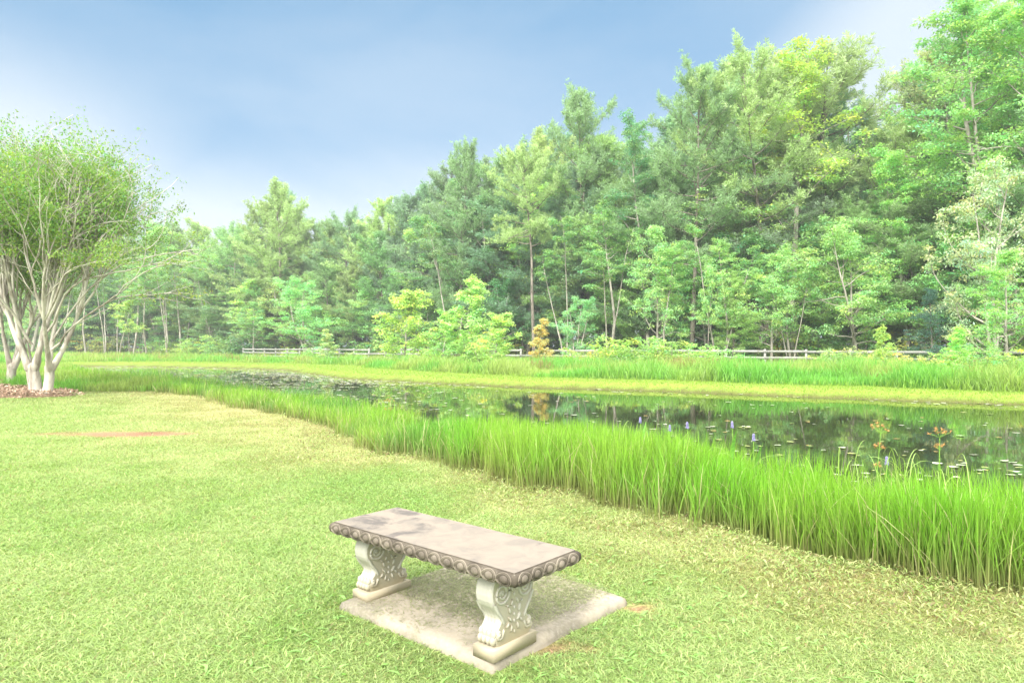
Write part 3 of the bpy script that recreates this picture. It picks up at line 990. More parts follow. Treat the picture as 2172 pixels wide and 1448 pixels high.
P(UNDER[2], 2140, 36, top=335, label='pale grey-green tree with pinkish new leaves at the right edge', cat='broadleaf tree', tint=G_PALE, wmul=.75)
P(UNDER[1], 2135, 30.5, top=530, label='low bright green gum sweeping down to the grass at the right edge', cat='gum tree', tint=(.12, .23, .065), wmul=1.0)
P(CEDAR, 1975, 39, top=610, label='dark blue-green cedar behind the right end of the fence', cat='cedar', tint=(.045, .10, .065), wmul=.95)
P(UNDER[1], 1395, 49, top=480, label='tall slim gum of light green layers above the shrub thicket', cat='gum tree', tint=G_GUM_L, wmul=.75)
P(PINES[2], 1560, 47, top=585, label='soft young pine leaning over the fence rails', cat='pine', tint=(.15, .235, .07), wmul=1.5)
P(UNDER[3], 1510, 45.0, top=560, label='slender pale trunk standing in front of the fence rails', cat='tree', tint=G_GUM_L, wmul=.6)
P(UNDER[0], 628, 80, top=585, label='large light green rounded tree hiding part of the left fence', cat='broadleaf tree', tint=(.12, .25, .085), wmul=1.15)
P(GUMS[2], 70, 112, top=430, label='light green leafy tree rising behind the crape myrtle crowns', cat='broadleaf tree', tint=G_GUM_L, wmul=1.3)
P(GUMS[0], 335, 106, top=468, label='light green leafy tree right of the crape myrtle crown', cat='broadleaf tree', tint=G_GUM_L, wmul=1.3)
P(UNDER[3], 270, 98, top=636, label='flat-topped yellow-green tree at the dark edge of the left wood', cat='broadleaf tree', tint=G_YEL, wmul=.9)
P(SAPS[1], 868, 58, top=616, label='bushy yellow-green sapling, widest of those on the far bank', cat='sapling', tint=(.19, .27, .07), wmul=1.35)
P(SAPS[0], 1003, 57, top=584, label='tallest cone-shaped light green sapling on the far bank', cat='sapling', tint=(.17, .27, .08), wmul=1.15)
P(SAPS[1], 1062, 50, top=662, label='bright leafy sapling right of the cone-shaped one', cat='sapling', tint=(.18, .27, .075), wmul=1.5)
P(SAPS[1], 948, 56, top=655, label='small green sapling between the widest and the tallest saplings', cat='sapling', tint=(.15, .26, .07), wmul=1.1)
P(PINES[3], 985, 49, top=700, label='little dark pine seedling at the foot of the saplings', cat='young pine', tint=(.12, .22, .05), wmul=1.6)
P(SAPS[2], 1150, 51, top=676, label='slender sapling with orange-tinged leaves', cat='sapling', tint=(.24, .23, .08), wmul=1.2)
P(UNDER[2], 1235, 55, top=628, label='soft blue-green small tree right of the orange-tinged sapling', cat='small tree', tint=(.13, .26, .11), wmul=.9)
P(SAPS[2], 692, 69, top=698, label='small pale cone-shaped sapling in front of the left fence', cat='sapling', tint=(.18, .25, .10), wmul=1.5)
P(UNDER[1], 540, 88, top=640, label='small tree beside the open end of the fence', cat='small tree', tint=G_GUM, wmul=1.0)
P(SAPS[0], 1870, 34.5, top=690, label='thin young sapling with a yellowish top in front of the right fence', cat='sapling', tint=(.17, .25, .06), wmul=.9)
P(SAPS[0], 2028, 33, top=690, label='young light green sapling beside the rightmost fence post', cat='sapling', tint=(.18, .31, .08), wmul=1.1)
for k, (px, d, top, tn, lab) in enumerate([
    (1421, 48.5, 520, G_GUM_L, 'slim pale-trunked tree rising behind the right end of the shrub thicket'),
    (1500, 46.2, 470, G_GUM, 'slim tree with a long bare pale trunk just left of the fence-front trunk'),
    (1535, 47.0, 500, G_GUM_L, 'slim twin-trunked tree just right of the fence-front trunk'),
    (1325, 55, 480, G_GUM, 'slim bare-trunked tree behind the left end of the shrub thicket'),
    (1288, 56, 430, G_GUM, 'slim tree with a crooked bare trunk left of the shrub thicket'),
    (1190, 60, 470, G_GUM, 'slim bare-trunked tree right of the orange-tinged sapling'),
    (1668, 46, 520, G_GUM_L, 'slim tree right of the thick trunk by the fence'),
    (1700, 45, 560, G_GUM, 'slim tree by the fence post right of the thick trunk'),
    (190, 108, 560, G_PINE, 'slim bare trunk at the dark edge of the left wood'),
    (245, 104, 570, G_GUM, 'slim trunk left of the flat-topped yellow-green tree'),
    (315, 100, 560, G_GUM, 'slim pale trunk right of the flat-topped yellow-green tree'),
    (930, 70, 480, G_PINE, 'slim bare trunk above the bank saplings'),
    (150, 112, 545, G_GUM, 'slim trunk just right of the crape myrtle stems'),
    (215, 107, 540, G_PINE, 'slim dark trunk left of centre in the dark far left wood'),
    (285, 103, 535, G_PINE_L, 'slim trunk behind the flat-topped yellow-green tree'),
    (345, 101, 545, G_GUM, 'slim trunk behind the light bush of the left wood'),
    (378, 103, 540, G_PINE, 'slim trunk between the two bushes of the left wood'),
    (430, 99, 545, G_GUM, 'slim trunk right of the low yellow-green bush of the left wood'),
]):
    P(SLIM[k % 2], px, d, top=top, label=lab, cat='slim tree', tint=tn, wmul=1.2)
for k, (px, d, top, tn, lab) in enumerate([
    (1305, 45, 712, (.19, .30, .06), 'leafy green bush at the left end of the shrub thicket before the fence'),
    (1360, 43.5, 716, (.16, .28, .07), 'rounded green bush in the middle of the shrub thicket before the fence'),
    (1415, 42.5, 716, (.17, .29, .07), 'dense green bush at the right end of the shrub thicket before the fence'),
    (400, 99, 718, (.20, .30, .08), 'low yellow-green bush at the edge of the left wood'),
    (350, 102, 722, (.18, .28, .08), 'light bush by the thin trunks of the left wood'),
    (470, 93, 722, (.13, .23, .06), 'dark green bush left of the open fence end'),
    (1790, 37, 742, (.14, .25, .07), 'small green bush in front of the right fence'),
    (1835, 36, 752, (.28, .33, .08), 'yellowish low bush in front of the right fence'),
    (1905, 35, 748, (.27, .34, .09), 'low bush with reddish leaf tips in front of the right fence'),
    (1965, 34.5, 754, (.28, .33, .10), 'pinkish-tipped low bush left of the rightmost post'),
    (1215, 48, 742, (.22, .27, .07), 'straw-green bush right of the orange-tinged sapling'),
    (1260, 47, 745, (.25, .29, .08), 'yellowing bush left of the shrub thicket'),
    (745, 66, 745, (.17, .27, .07), 'low bush in front of the left fence, right of the pale sapling'),
    (655, 74, 738, (.16, .27, .07), 'low bush at the foot of the large rounded tree'),
    (1020, 48.5, 720, (.2, .32, .07), 'leafy bush below the tallest sapling'),
    (905, 56, 735, (.2, .33, .08), 'leafy bush below the widest sapling'),
    (2080, 30, 735, (.15, .28, .07), 'green bush under the low gum at the right edge'),
    (2165, 28.5, 740, (.16, .3, .07), 'green bush cut by the right edge'),
]):
    P(SHRUBS[k % 3 if k > 6 else k % 2], px, d, top=top, label=lab, cat='bush', tint=tuple(v * .72 for v in tn), wmul=1.5 if k < 7 else 1.25)

# ------------------------------------------------------------------ rail fence
mfw, t, b = base_mat('weathered_white_paint', .8, .2)
n1 = noise_tex(t, 5, 6, .7)
n2 = noise_tex(t, .7, 3, .5)
c = mix_col(t, map_range(t, n1, .42, .72), (.33, .32, .30), (.17, .17, .14))
c = mix_col(t, map_range(t, n2, .45, .7, 0, .5), c, (.25, .26, .22))
t.links.new(c, b.inputs['Base Color'])
fence = bpy.data.objects.new('rail_fence', None)
COL.objects.link(fence)
tag(fence, 'long weathered white three-rail wooden fence along the edge of the wood', 'fence')
fpts = [pxd(516, 84), (11.9, 46.3), pxd(2120, 37.3), (34, 33.5)]
fence.location = (*fpts[0], 0)
F0 = np.array([*fpts[0], 0.0])
posts = []
carry = 0.0
for k in range(3):
    a_ = np.array(fpts[k]); b_ = np.array(fpts[k + 1]); L_ = np.linalg.norm(b_ - a_)
    ds = np.arange(carry, L_, 2.45)
    for q in ds: posts.append((*(a_ + (b_ - a_) * q / L_),))
    carry = 2.45 - (L_ - ds[-1])
rngp = np.random.default_rng(5)
posts = np.array(posts)
pz = gz(posts[:, 0], posts[:, 1])
rail_h = (1.14, .74, .34)
for i, p in enumerate(posts):
    g = Geo()
    dr = posts[min(i + 1, len(posts) - 1)] - posts[max(i - 1, 0)]
    box(g, np.array([p[0], p[1], pz[i] + .58]) - F0, (.13, .13, 1.42), dr)
    g.build('post', mfw, fence)
    if i < len(posts) - 1:
        q = posts[i + 1]; dv = q - p; mid = (p + q) / 2; nrm = np.array([dv[1], -dv[0]]); nrm = nrm / np.linalg.norm(nrm) * .083
        if nrm[1] > 0: nrm = -nrm
        for hz in rail_h:
            if rngp.random() < .05: continue
            g = Geo()
            a3 = np.array([p[0] + nrm[0], p[1] + nrm[1], pz[i] + hz + rngp.normal(0, .012)]) - F0
            b3 = np.array([q[0] + nrm[0], q[1] + nrm[1], pz[i + 1] + hz + rngp.normal(0, .012)]) - F0
            a3 = a3 + (b3 - a3) * .005; b3 = b3 - (b3 - a3) * .005
            hv = np.array([0, 0, .075]); tv = np.array([nrm[0], nrm[1], 0]); tv = tv / np.linalg.norm(tv) * .018
            V = [a3 - hv - tv, a3 - hv + tv, a3 + hv + tv, a3 + hv - tv, b3 - hv - tv, b3 - hv + tv, b3 + hv + tv, b3 + hv - tv]
            g.add(V, [(0, 1, 2, 3), (7, 6, 5, 4), (0, 4, 5, 1), (1, 5, 6, 2), (2, 6, 7, 3), (3, 7, 4, 0)])
            g.build('rail', mfw, fence)


# ------------------------------------------------------------------ crape myrtles at the left
def crape(seed, h, stems, spread, bases, per=16, twig=1.0, extra=()):
    rng = np.random.default_rng(seed)
    wd, cr = Geo(), Geo(); C = []

    def branch(p, d, L, r, lvl):
        B = grow(rng, p, d, L, 6, .05 + .025 * lvl, .09 if lvl < 3 else .02)
        R_ = np.linspace(r, r * .66, len(B))
        if lvl == 1: R_[0] = r * 1.25; R_[1] = r * 1.12; R_[-1] = r * .56
        tube(wd, B, R_, 9 if lvl < 3 else 5, cap=lvl > 1)
        if lvl >= 5 or L < .35 or (lvl >= 3 and B[-1][2] > h * .93):
            for f in (.2, .45, .7, 1):
                C.append(along(B, min(f, .999))[0] + rng.normal(0, .08, 3))
            return
        if lvl >= 4:
            for f in (.5, 1): C.append(along(B, min(f, .999))[0] + rng.normal(0, .1, 3))
        nb = [3, 4, 3, 3, 3][lvl]
        a0 = rng.uniform(0, 6.28)
        axis = unit(B[-1] - B[-3])
        for i in range(nb):
            a_ = a0 + i * 6.283 / nb + rng.normal(0, .3)
            sp = [.4, .30, .32, .50, .9][lvl] * rng.uniform(.6, 1.3)
            v = unit(axis + np.array([math.cos(a_), math.sin(a_), 0]) * sp)
            if v[2] < .1: v[2] = .1 + rng.random() * .2
            branch(B[-1], v, L * rng.uniform(.62, 1.05), r * rng.uniform(.44, .60), lvl + 1)
        if lvl in (2, 3) and rng.random() < .6:
            v = unit(axis + rng.normal(0, .45, 3) * np.array([1, 1, .2])); branch(along(B, .5)[0], v, L * .8, r * .4, lvl + 1)

    for (bx, by, lx, ly, r) in bases:
        # root flare
        p = np.array([bx, by, -.12]); T = grow(rng, p, (lx, ly, 1), h * .105, 6, .04, .03)
        rr = np.linspace(r * 1.05, r * .98, len(T)); rr[0] = r * 1.6; rr[1] = r * 1.15; rr[-1] = r * .98
        tube(wd, T, rr, 14, cap=False)
        ellipsoid(wd, T[-1], np.array([1, 1, .8]) * r * 1.05, seg=14)
        a0 = rng.uniform(0, 6.28)
        for i in range(stems):
            a_ = a0 + i * 6.283 / stems + rng.normal(0, .25)
            dr = np.array([math.cos(a_), math.sin(a_), 0])
            v = unit(np.array([lx, ly, 1.0]) + dr * spread * rng.uniform(.5, 1.2))
            branch(T[-1] + dr * r * .45 - np.array([0, 0, r * .3]), v, h * .205 * rng.uniform(.85, 1.1), r * .60, 1)
    for p_, d_, l_, r_ in extra:
        branch(np.array(p_, float), np.array(d_, float), l_, r_, 3)
    C = np.array(C)
    C = C[C[:, 2] > h * (.40 - .2 * (C[:, 0] > 1.4) + .12 * rng.random(len(C)))]
    C = C[(vnoise(C[:, 0] + 40, C[:, 2] + 40 + C[:, 1] * .7, .85, seed) > .40) | (rng.random(len(C)) < .22)]
    n = len(C)
    for _ in range(1):
        C = np.concatenate([C, C + rng.normal(0, .14, C.shape)])
    clump_leaves(cr, rng, C, per - 7, .30 * twig, .40, .085, tint=.25, upb=.8, tips=(h * .55, h * .35, (1.5, 1.15, 1.3)))
    return wd, cr


def put_crape(wd, cr, loc, label, tint, group=None):
    r = bpy.data.objects.new('crape_myrtle_tree', None)
    COL.objects.link(r); r.location = loc
    tag(r, label, 'crape myrtle', group)
    r.scale = (.86, .86, 1)
    wd.build('trunk', M['smoothbark'], r, smooth=True)
    c = cr.build('crown', M['leaf'], r)
    c.color = (*tint, 1)
    return r


wd, cr = crape(301, 9.0, 3, .50, [(0.0, 0, -.05, -.03, .175), (.40, -.15, .22, -.06, .15), (-.25, .25, -.30, .1, .14)],
               extra=[((.62, -.2, 1.35), (.9, -.1, .62), 2.7, .04), ((.6, -.15, 1.6), (.8, .2, .8), 2.5, .04), ((.5, -.2, 1.9), (.75, -.4, .95), 2.2, .045), ((-.2, 0, 1.5), (-.4, -.4, .95), 2.3, .05)])
put_crape(wd, cr, (at_depth(80, 20.4), 20.4, .02), 'nearest many-stemmed crape myrtle with smooth pale trunks on the mulch bed', (.19, .33, .07))
wd, cr = crape(302, 8.0, 3, .5, [(0, 0, .05, 0, .17), (.5, .3, .2, .1, .08)], per=13)
put_crape(wd, cr, (at_depth(22, 24.8), 24.8, .02), 'second pale crape myrtle standing farther back at the left edge', (.14, .27, .06))
wd, cr = crape(303, 9.4, 3, .5, [(0, 0, 0, .05, .19)], per=13)
put_crape(wd, cr, (at_depth(-95, 21.5), 21.5, .02), 'crape myrtle cut off by the left edge, its leaves in the top left', (.15, .29, .06))

# ---- mulch
rngm = np.random.default_rng(51)
g = Geo()
n = 52000
x = rngm.uniform(-24, -12.2, n); y = rngm.uniform(18.4, 28, n)
w = mulch_w(x, y); keep = rngm.random(n) < w
x, y, w = x[keep], y[keep], w[keep]; n = len(x)
z = gz(x, y) + .02 + .16 * sstep(w, 0, 1) * rngm.random(n) ** .7 + .02
L = rngm.uniform(.04, .11, n)
a_ = rngm.uniform(0, 6.28, n); tl = rngm.normal(0, .35, n)
D = np.stack([np.cos(a_) * np.cos(tl), np.sin(a_) * np.cos(tl), np.sin(tl)], -1) * L[:, None] / 2
Wd = np.stack([-np.sin(a_), np.cos(a_), rngm.normal(0, .5, n)], -1) * rngm.uniform(.006, .016, (n, 1))
Pc = np.stack([x, y, z], -1)
V = np.stack([Pc - D - Wd, Pc + D - Wd, Pc + D + Wd, Pc - D + Wd], 1)
cm = np.where(rngm.random((n, 1)) < .5, np.array([.36, .24, .17]), np.array([.50, .38, .28])) * rngm.uniform(.6, 1.25, (n, 1))
g.add(V.reshape(-1, 3), np.arange(n * 4).reshape(n, 4), np.repeat(cm, 4, 0))
mm, t, b = base_mat('mulch_chips', .9, .1)
a = t.nodes.new('ShaderNodeAttribute'); a.attribute_name = 'Col'
t.links.new(a.outputs['Color'], b.inputs['Base Color'])
tag(g.build('mulch_bed', mm), 'brown bark mulch heaped around the crape myrtle trunks', 'mulch', kind='stuff')
g = Geo()
for (cx_, cy_, rx_, ry_) in MULCH:
    ellipsoid(g, (cx_, cy_, -.03), (rx_ * .86, ry_ * .86, .15), seg=28, rings=10, col=(.20, .135, .09))
tag(g.build('mulch_soil', mm, smooth=True), kind='structure')

# ------------------------------------------------------------------ concrete pad under the bench
mc, t, b = base_mat('pad_concrete', .92, .2)
n1 = noise_tex(t, 3.2, 6, .65)
n2 = noise_tex(t, 60, 4, .7)
n3 = noise_tex(t, 8, 5, .6)
c = mix_col(t, map_range(t, n1, .38, .68), (.34, .295, .225), (.18, .16, .12))
c = mix_col(t, map_range(t, n3, .50, .70, 0, .55), c, (.17, .17, .09))
c = mix_col(t, map_range(t, n2, .40, .75, 0, .5), c, (.36, .325, .28))
t.links.new(c, b.inputs['Base Color'])
add_bump(t, b, n2, .5, .006)
cen = SLAB.mean(0)
g = Geo()
# worn slab: ragged outline, softened rim, slightly uneven top
rngs = np.random.default_rng(61)
outl = []
for i in range(4):
    a2, b2 = SLAB[i], SLAB[(i + 1) % 4]
    for k in range(30):
        f = k / 30
        outl.append(a2 + (b2 - a2) * f)
outl = np.array(outl)
outl = outl + (fbm(outl[:, 0] * 1, outl[:, 1], .25, 131)[:, None] - .5) * .03 * unit(outl - cen)
rings = []
for k, (inset, zz) in enumerate([(0, -.05), (0, .018), (.012, .040), (.035, .050), (.12, .051), (.3, .050), (.5, .050)]):
    dv = cen - outl; L_ = np.linalg.norm(dv, axis=1, keepdims=True)
    pp = outl + dv / L_ * inset * (L_ / .8 if inset > .1 else 1)
    zk = zz + pad_up(pp[:, 0], pp[:, 1]) + (fbm(pp[:, 0], pp[:, 1], .3, 133) - .5) * (.012 if zz > 0 else 0)
    rings.append(np.concatenate([pp, zk[:, None]], 1))
m = len(outl)
V = np.concatenate(rings + [np.array([[cen[0], cen[1], .05 + float(pad_up(cen[0], cen[1]))]])])
j = np.arange(m); k = (j + 1) % m
for rr in range(len(rings) - 1):
    pass
Qs = np.concatenate([np.stack([rr * m + j, rr * m + k, (rr + 1) * m + k, (rr + 1) * m + j], -1) for rr in range(len(rings) - 1)])
V = V - np.array([cen[0], cen[1], 0])
g.V.append(V); g.C.append(np.ones((len(V), 3))); g.Q.append(Qs); g.T.append(np.stack([(len(rings) - 1) * m + j, (len(rings) - 1) * m + k, np.full(m, len(V) - 1)], -1)); g.n += len(V)
pad = g.build('concrete_pad', mc, smooth=True)
pad.location = (cen[0], cen[1], 0)
tag(pad, 'worn square concrete pad lying in the lawn under the stone bench', 'concrete pad')

# dried clippings on the pad
g = Geo()
n = 26000
u, v = rngs.random(n), rngs.random(n)
p = (SLAB[0] * (1 - u)[:, None] + SLAB[1] * u[:, None]) * (1 - v)[:, None] + (SLAB[3] * (1 - u)[:, None] + SLAB[2] * u[:, None]) * v[:, None]
x, y = p[:, 0], p[:, 1]
dens = (.12 + .95 * sstep(v, .12, .42)) * sstep(fbm(x, y, .35, 141), .28, .55) * sstep(np.minimum(u, 1 - u), .0, .06) * sstep(1 - u, .03, .22)
keep = rngs.random(n) < dens
x, y = x[keep], y[keep]; n = len(x)
c = np.where(rngs.random((n, 1)) < .5, np.array([.27, .29, .12]), np.array([.36, .33, .19])) * rngs.uniform(.55, 1.2, (n, 1))
blades(g, rngs, x, y, np.full(n, .05) + pad_up(x, y) + rngs.uniform(0, .006, n), rngs.uniform(.009, .024, n), rngs.uniform(.0025, .005, n), rngs.uniform(1.6, 2.3, n), c, c, droop=.42)
tag(g.build('grass_clippings', M['grass']), 'dried grass clippings strewn on the concrete pad', 'clippings', kind='stuff')

# ------------------------------------------------------------------ stone bench
SC = .95
TOPZ = H - SC                       # seat top level
seat_px = [(711.8, 1105.2), (1092, 1214.9), (1218.8, 1164.5), (841.6, 1074.8)]
A_, B_, C_, E_ = [np.array(on_plane(px, py, TOPZ)) for px, py in seat_px]
centre = (A_ + B_ + C_ + E_) / 4
ax_l = unit((B_ - A_) + (C_ - E_)); ax_w = np.array([-ax_l[1], ax_l[0]])
LEN = (np.linalg.norm(B_ - A_) + np.linalg.norm(C_ - E_)) / 2; WID = (np.linalg.norm(C_ - B_) + np.linalg.norm(E_ - A_)) / 2
bench = bpy.data.objects.new('stone_bench', None)
COL.objects.link(bench)
bench.location = (centre[0], centre[1], .05)
bench.rotation_euler = (0, 0, math.atan2(ax_l[1], ax_l[0]))
tag(bench, 'carved stone bench with stained slab seat and white scroll legs', 'bench')
SEAT_TOP = TOPZ - .05; TH = .058

mt, t, b = base_mat('weathered_seat_stone', .85, .25)
tcn = t.nodes.new('ShaderNodeTexCoord')
sp = t.nodes.new('ShaderNodeSeparateXYZ'); t.links.new(tcn.outputs['Object'], sp.inputs[0])
n1 = noise_tex(t, 4.2, 7, .62, dist=.4)
n2 = noise_tex(t, 90, 5, .7)
n3 = noise_tex(t, 9, 5, .6, dist=.6)
edgex = math_node(t, 'ABSOLUTE', sp.outputs[0]); 
bias_l = map_range(t, sp.outputs[0], .1, -.62, 0, .13)
stain = map_range(t, math_node(t, 'ADD', n1, bias_l), .57, .69)
c = mix_col(t, map_range(t, n3, .35, .7), (.228, .192, .154), (.175, .153, .128))
n4 = noise_tex(t, 5, 6, .7, stretch=(1.2, 4.5, 1), dist=.8)
stain = math_node(t, 'MAXIMUM', stain, map_range(t, n4, .60, .72, 0, .6))
c = mix_col(t, map_range(t, noise_tex(t, 240, 3, .7), .6, .75, 0, .35), c, (.10, .085, .075))
c = mix_col(t, math_node(t, 'MULTIPLY', stain, .75), c, (.075, .068, .066))
c = mix_col(t, map_range(t, n2, .55, .8, 0, .4), c, (.17, .135, .115))
t.links.new(c, b.inputs['Base Color'])
add_bump(t, b, n2, .35, .003)

me_, t, b = base_mat('dark_moulding_stone', .85, .25)
n1 = noise_tex(t, 7, 6, .65)
n2 = noise_tex(t, 70, 5, .7)
c = mix_col(t, map_range(t, n1, .35, .68), (.115, .098, .08), (.25, .22, .18))
c = mix_col(t, map_range(t, n2, .5, .75, 0, .35), c, (.30, .27, .23))
a = t.nodes.new('ShaderNodeAttribute'); a.attribute_name = 'Col'
c = mix_col(t, 1.0, c, a.outputs['Color'], 'MULTIPLY')
t.links.new(c, b.inputs['Base Color'])
add_bump(t, b, n2, .2, .002)

ml, t, b = base_mat('white_painted_stone', .7, .3)
n1 = noise_tex(t, 6, 6, .6)
n2 = noise_tex(t, 80, 5, .7)
tcn = t.nodes.new('ShaderNodeTexCoord'); sp = t.nodes.new('ShaderNodeSeparateXYZ'); t.links.new(tcn.outputs['Object'], sp.inputs[0])
a = t.nodes.new('ShaderNodeAttribute'); a.attribute_name = 'Col'
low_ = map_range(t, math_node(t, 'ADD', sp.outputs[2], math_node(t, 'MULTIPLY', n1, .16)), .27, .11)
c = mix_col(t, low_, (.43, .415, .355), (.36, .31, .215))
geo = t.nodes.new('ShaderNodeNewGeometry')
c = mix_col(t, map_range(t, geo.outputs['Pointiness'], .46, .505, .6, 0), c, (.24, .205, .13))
c = mix_col(t, map_range(t, n2, .6, .8, 0, .5), c, (.25, .22, .15))
c = mix_col(t, 1.0, c, a.outputs['Color'], 'MULTIPLY')
t.links.new(c, b.inputs['Base Color'])
add_bump(t, b, n2, .3, .003)

# seat: a rounded-edge slab swept round the rectangle
hl_, hw_ = LEN / 2, WID / 2
prof = [(0, SEAT_TOP), (.002, SEAT_TOP - .004)]
for k in range(9):
    a_ = math.radians(70 - k * 140 / 8 + 0)
    prof.append((.004 + .017 * math.cos(a_), SEAT_TOP - .031 + .027 * math.sin(a_)))
prof += [(0, SEAT_TOP - TH), (-.03, SEAT_TOP - TH)]
NL, NW = 48, 18


def ring(off):
    xs = np.concatenate([np.linspace(-hl_, hl_, NL, endpoint=False), np.full(NW, hl_), np.linspace(hl_, -hl_, NL, endpoint=False), np.full(NW, -hl_)])
    ys = np.concatenate([np.full(NL, -hw_), np.linspace(-hw_, hw_, NW, endpoint=False), np.full(NL, hw_), np.linspace(hw_, -hw_, NW, endpoint=False)])
    return np.stack([xs * (hl_ + off) / hl_, ys * (hw_ + off) / hw_], -1)


def sweep(g, prof_, col=None):
    m = 2 * (NL + NW); V = np.concatenate([np.concatenate([ring(o_), np.full((m, 1), z_)], 1) for o_, z_ in prof_])
    j = np.arange(m); k = (j + 1) % m
    for rr in range(len(prof_) - 1):
        pass
    Q_ = np.concatenate([np.stack([rr * m + j, (rr + 1) * m + j, (rr + 1) * m + k, rr * m + k], -1) for rr in range(len(prof_) - 1)])
    g.add(V, Q_, col)


g = Geo()
gxs = np.linspace(-hl_ - .001, hl_ + .001, 60); gys = np.linspace(-hw_ - .001, hw_ + .001, 24)
XX, YY = np.meshgrid(gxs, gys); ZZ = np.full_like(XX, SEAT_TOP + .0015) + (fbm(XX + 5, YY + 5, .2, 151) - .5) * .003
ii = np.arange(XX.size).reshape(XX.shape)
g.add(np.stack([XX, YY, ZZ], -1).reshape(-1, 3), np.stack([ii[:-1, :-1], ii[:-1, 1:], ii[1:, 1:], ii[1:, :-1]], -1).reshape(-1, 4))
box(g, (0, 0, SEAT_TOP - TH / 2 - .002), (LEN - .02, WID - .02, TH - .004))
seat = g.build('seat', mt, bench, smooth=False)
g = Geo()
sweep(g, prof, (.50, .48, .44))  # ground darker than eggs and rings: dirt plus recess shade in the colour
rngb = np.random.default_rng(71)


def medallion(g, x, y, nx, ny, z, rw, rh):
    """an egg in a double ring set on the rounded edge, facing outward along n"""
    n = np.array([nx, ny, 0.0]); tvec = np.array([-ny, nx, 0.0]); up = np.array([0, 0, 1.0])
    base = np.array([x, y, z]) + n * .003
    surf = lambda dz: .017 * np.sqrt(np.clip(1 - (dz / .0275) ** 2, 0, 1))
    ellipsoid(g, base + n * .0125, (rw * .55, rh * .76, .0145), axes=np.stack([tvec, up, n]), seg=16, rings=10, col=(.74, .72, .68))
    for rr, th_, cc in ((.78, .0022, .80), (.99, .0034, 1.0)):
        a_ = np.linspace(0, 2 * np.pi, 25)
        dz = np.sin(a_) * min(rh * (rr + .12), .0262)
        P_ = base + np.outer(np.cos(a_) * rw * rr, tvec) + np.outer(dz, up) + np.outer(surf(dz) + .0012, n)
        tube(g, P_, th_, 6, col=(cc, cc * .98, cc * .93), cap=False)


nm_l, nm_w = 15, 5
for sgn in (-1, 1):
    for i in range(nm_l):
        xx = -hl_ + (i + .5) * LEN / nm_l
        medallion(g, xx, sgn * hw_, 0, sgn, SEAT_TOP - .032, LEN / nm_l * .5 * rngb.uniform(.94, 1.02), .0245)
        if i: tube(g, [(xx - LEN / nm_l / 2, sgn * (hw_ + .012), SEAT_TOP - .008), (xx - LEN / nm_l / 2, sgn * (hw_ + .021), SEAT_TOP - .03), (xx - LEN / nm_l / 2, sgn * (hw_ + .012), SEAT_TOP - .053)], .003, 5)
    for i in range(nm_w):
        yy = -hw_ + (i + .5) * WID / nm_w
        medallion(g, sgn * hl_, yy, sgn, 0, SEAT_TOP - .032, WID / nm_w * .48 * rngb.uniform(.94, 1.02), .0245)
for sx_ in (-1, 1):
    for sy_ in (-1, 1):
        tube(g, [(sx_ * (hl_ + .004), sy_ * (hw_ + .004), SEAT_TOP - .004), (sx_ * (hl_ + .019), sy_ * (hw_ + .019), SEAT_TOP - .03), (sx_ * (hl_ + .004), sy_ * (hw_ + .004), SEAT_TOP - .056)], [.004, .006, .004], 6)
mould = g.build('seat_moulding', me_, seat, smooth=True)

# legs
half = [(1.0, .122), (.90, .122), (.885, .128), (.84, .140), (.77, .150), (.69, .153), (.61, .148), (.54, .136), (.47, .117), (.41, .102), (.35, .094), (.30, .095), (.26, .103), (.22, .115), (.17, .126), (.11, .131), (.06, .127), (.02, .117), (0, .112)]
LEGH = SEAT_TOP - TH - .055
half = np.array([(v * LEGH + .055, u) for v, u in half])
# refine outline
tt = np.linspace(0, 1, 60)
cum = np.concatenate([[0], np.cumsum(np.hypot(*np.diff(half, axis=0).T))]); cum /= cum[-1]
hv_ = np.interp(tt, cum, half[:, 0]); hu_ = np.interp(tt, cum, half[:, 1])


def spiral(cx_, cz_, r0, turns, sgn, start, n=40, shrink=.12):
    a_ = np.linspace(0, turns * 2 * np.pi, n)
    r_ = r0 * (1 - (1 - shrink) * a_ / a_[-1])
    return np.stack([cx_ + sgn * r_ * np.cos(a_ + start), cz_ + r_ * np.sin(a_ + start)], -1)


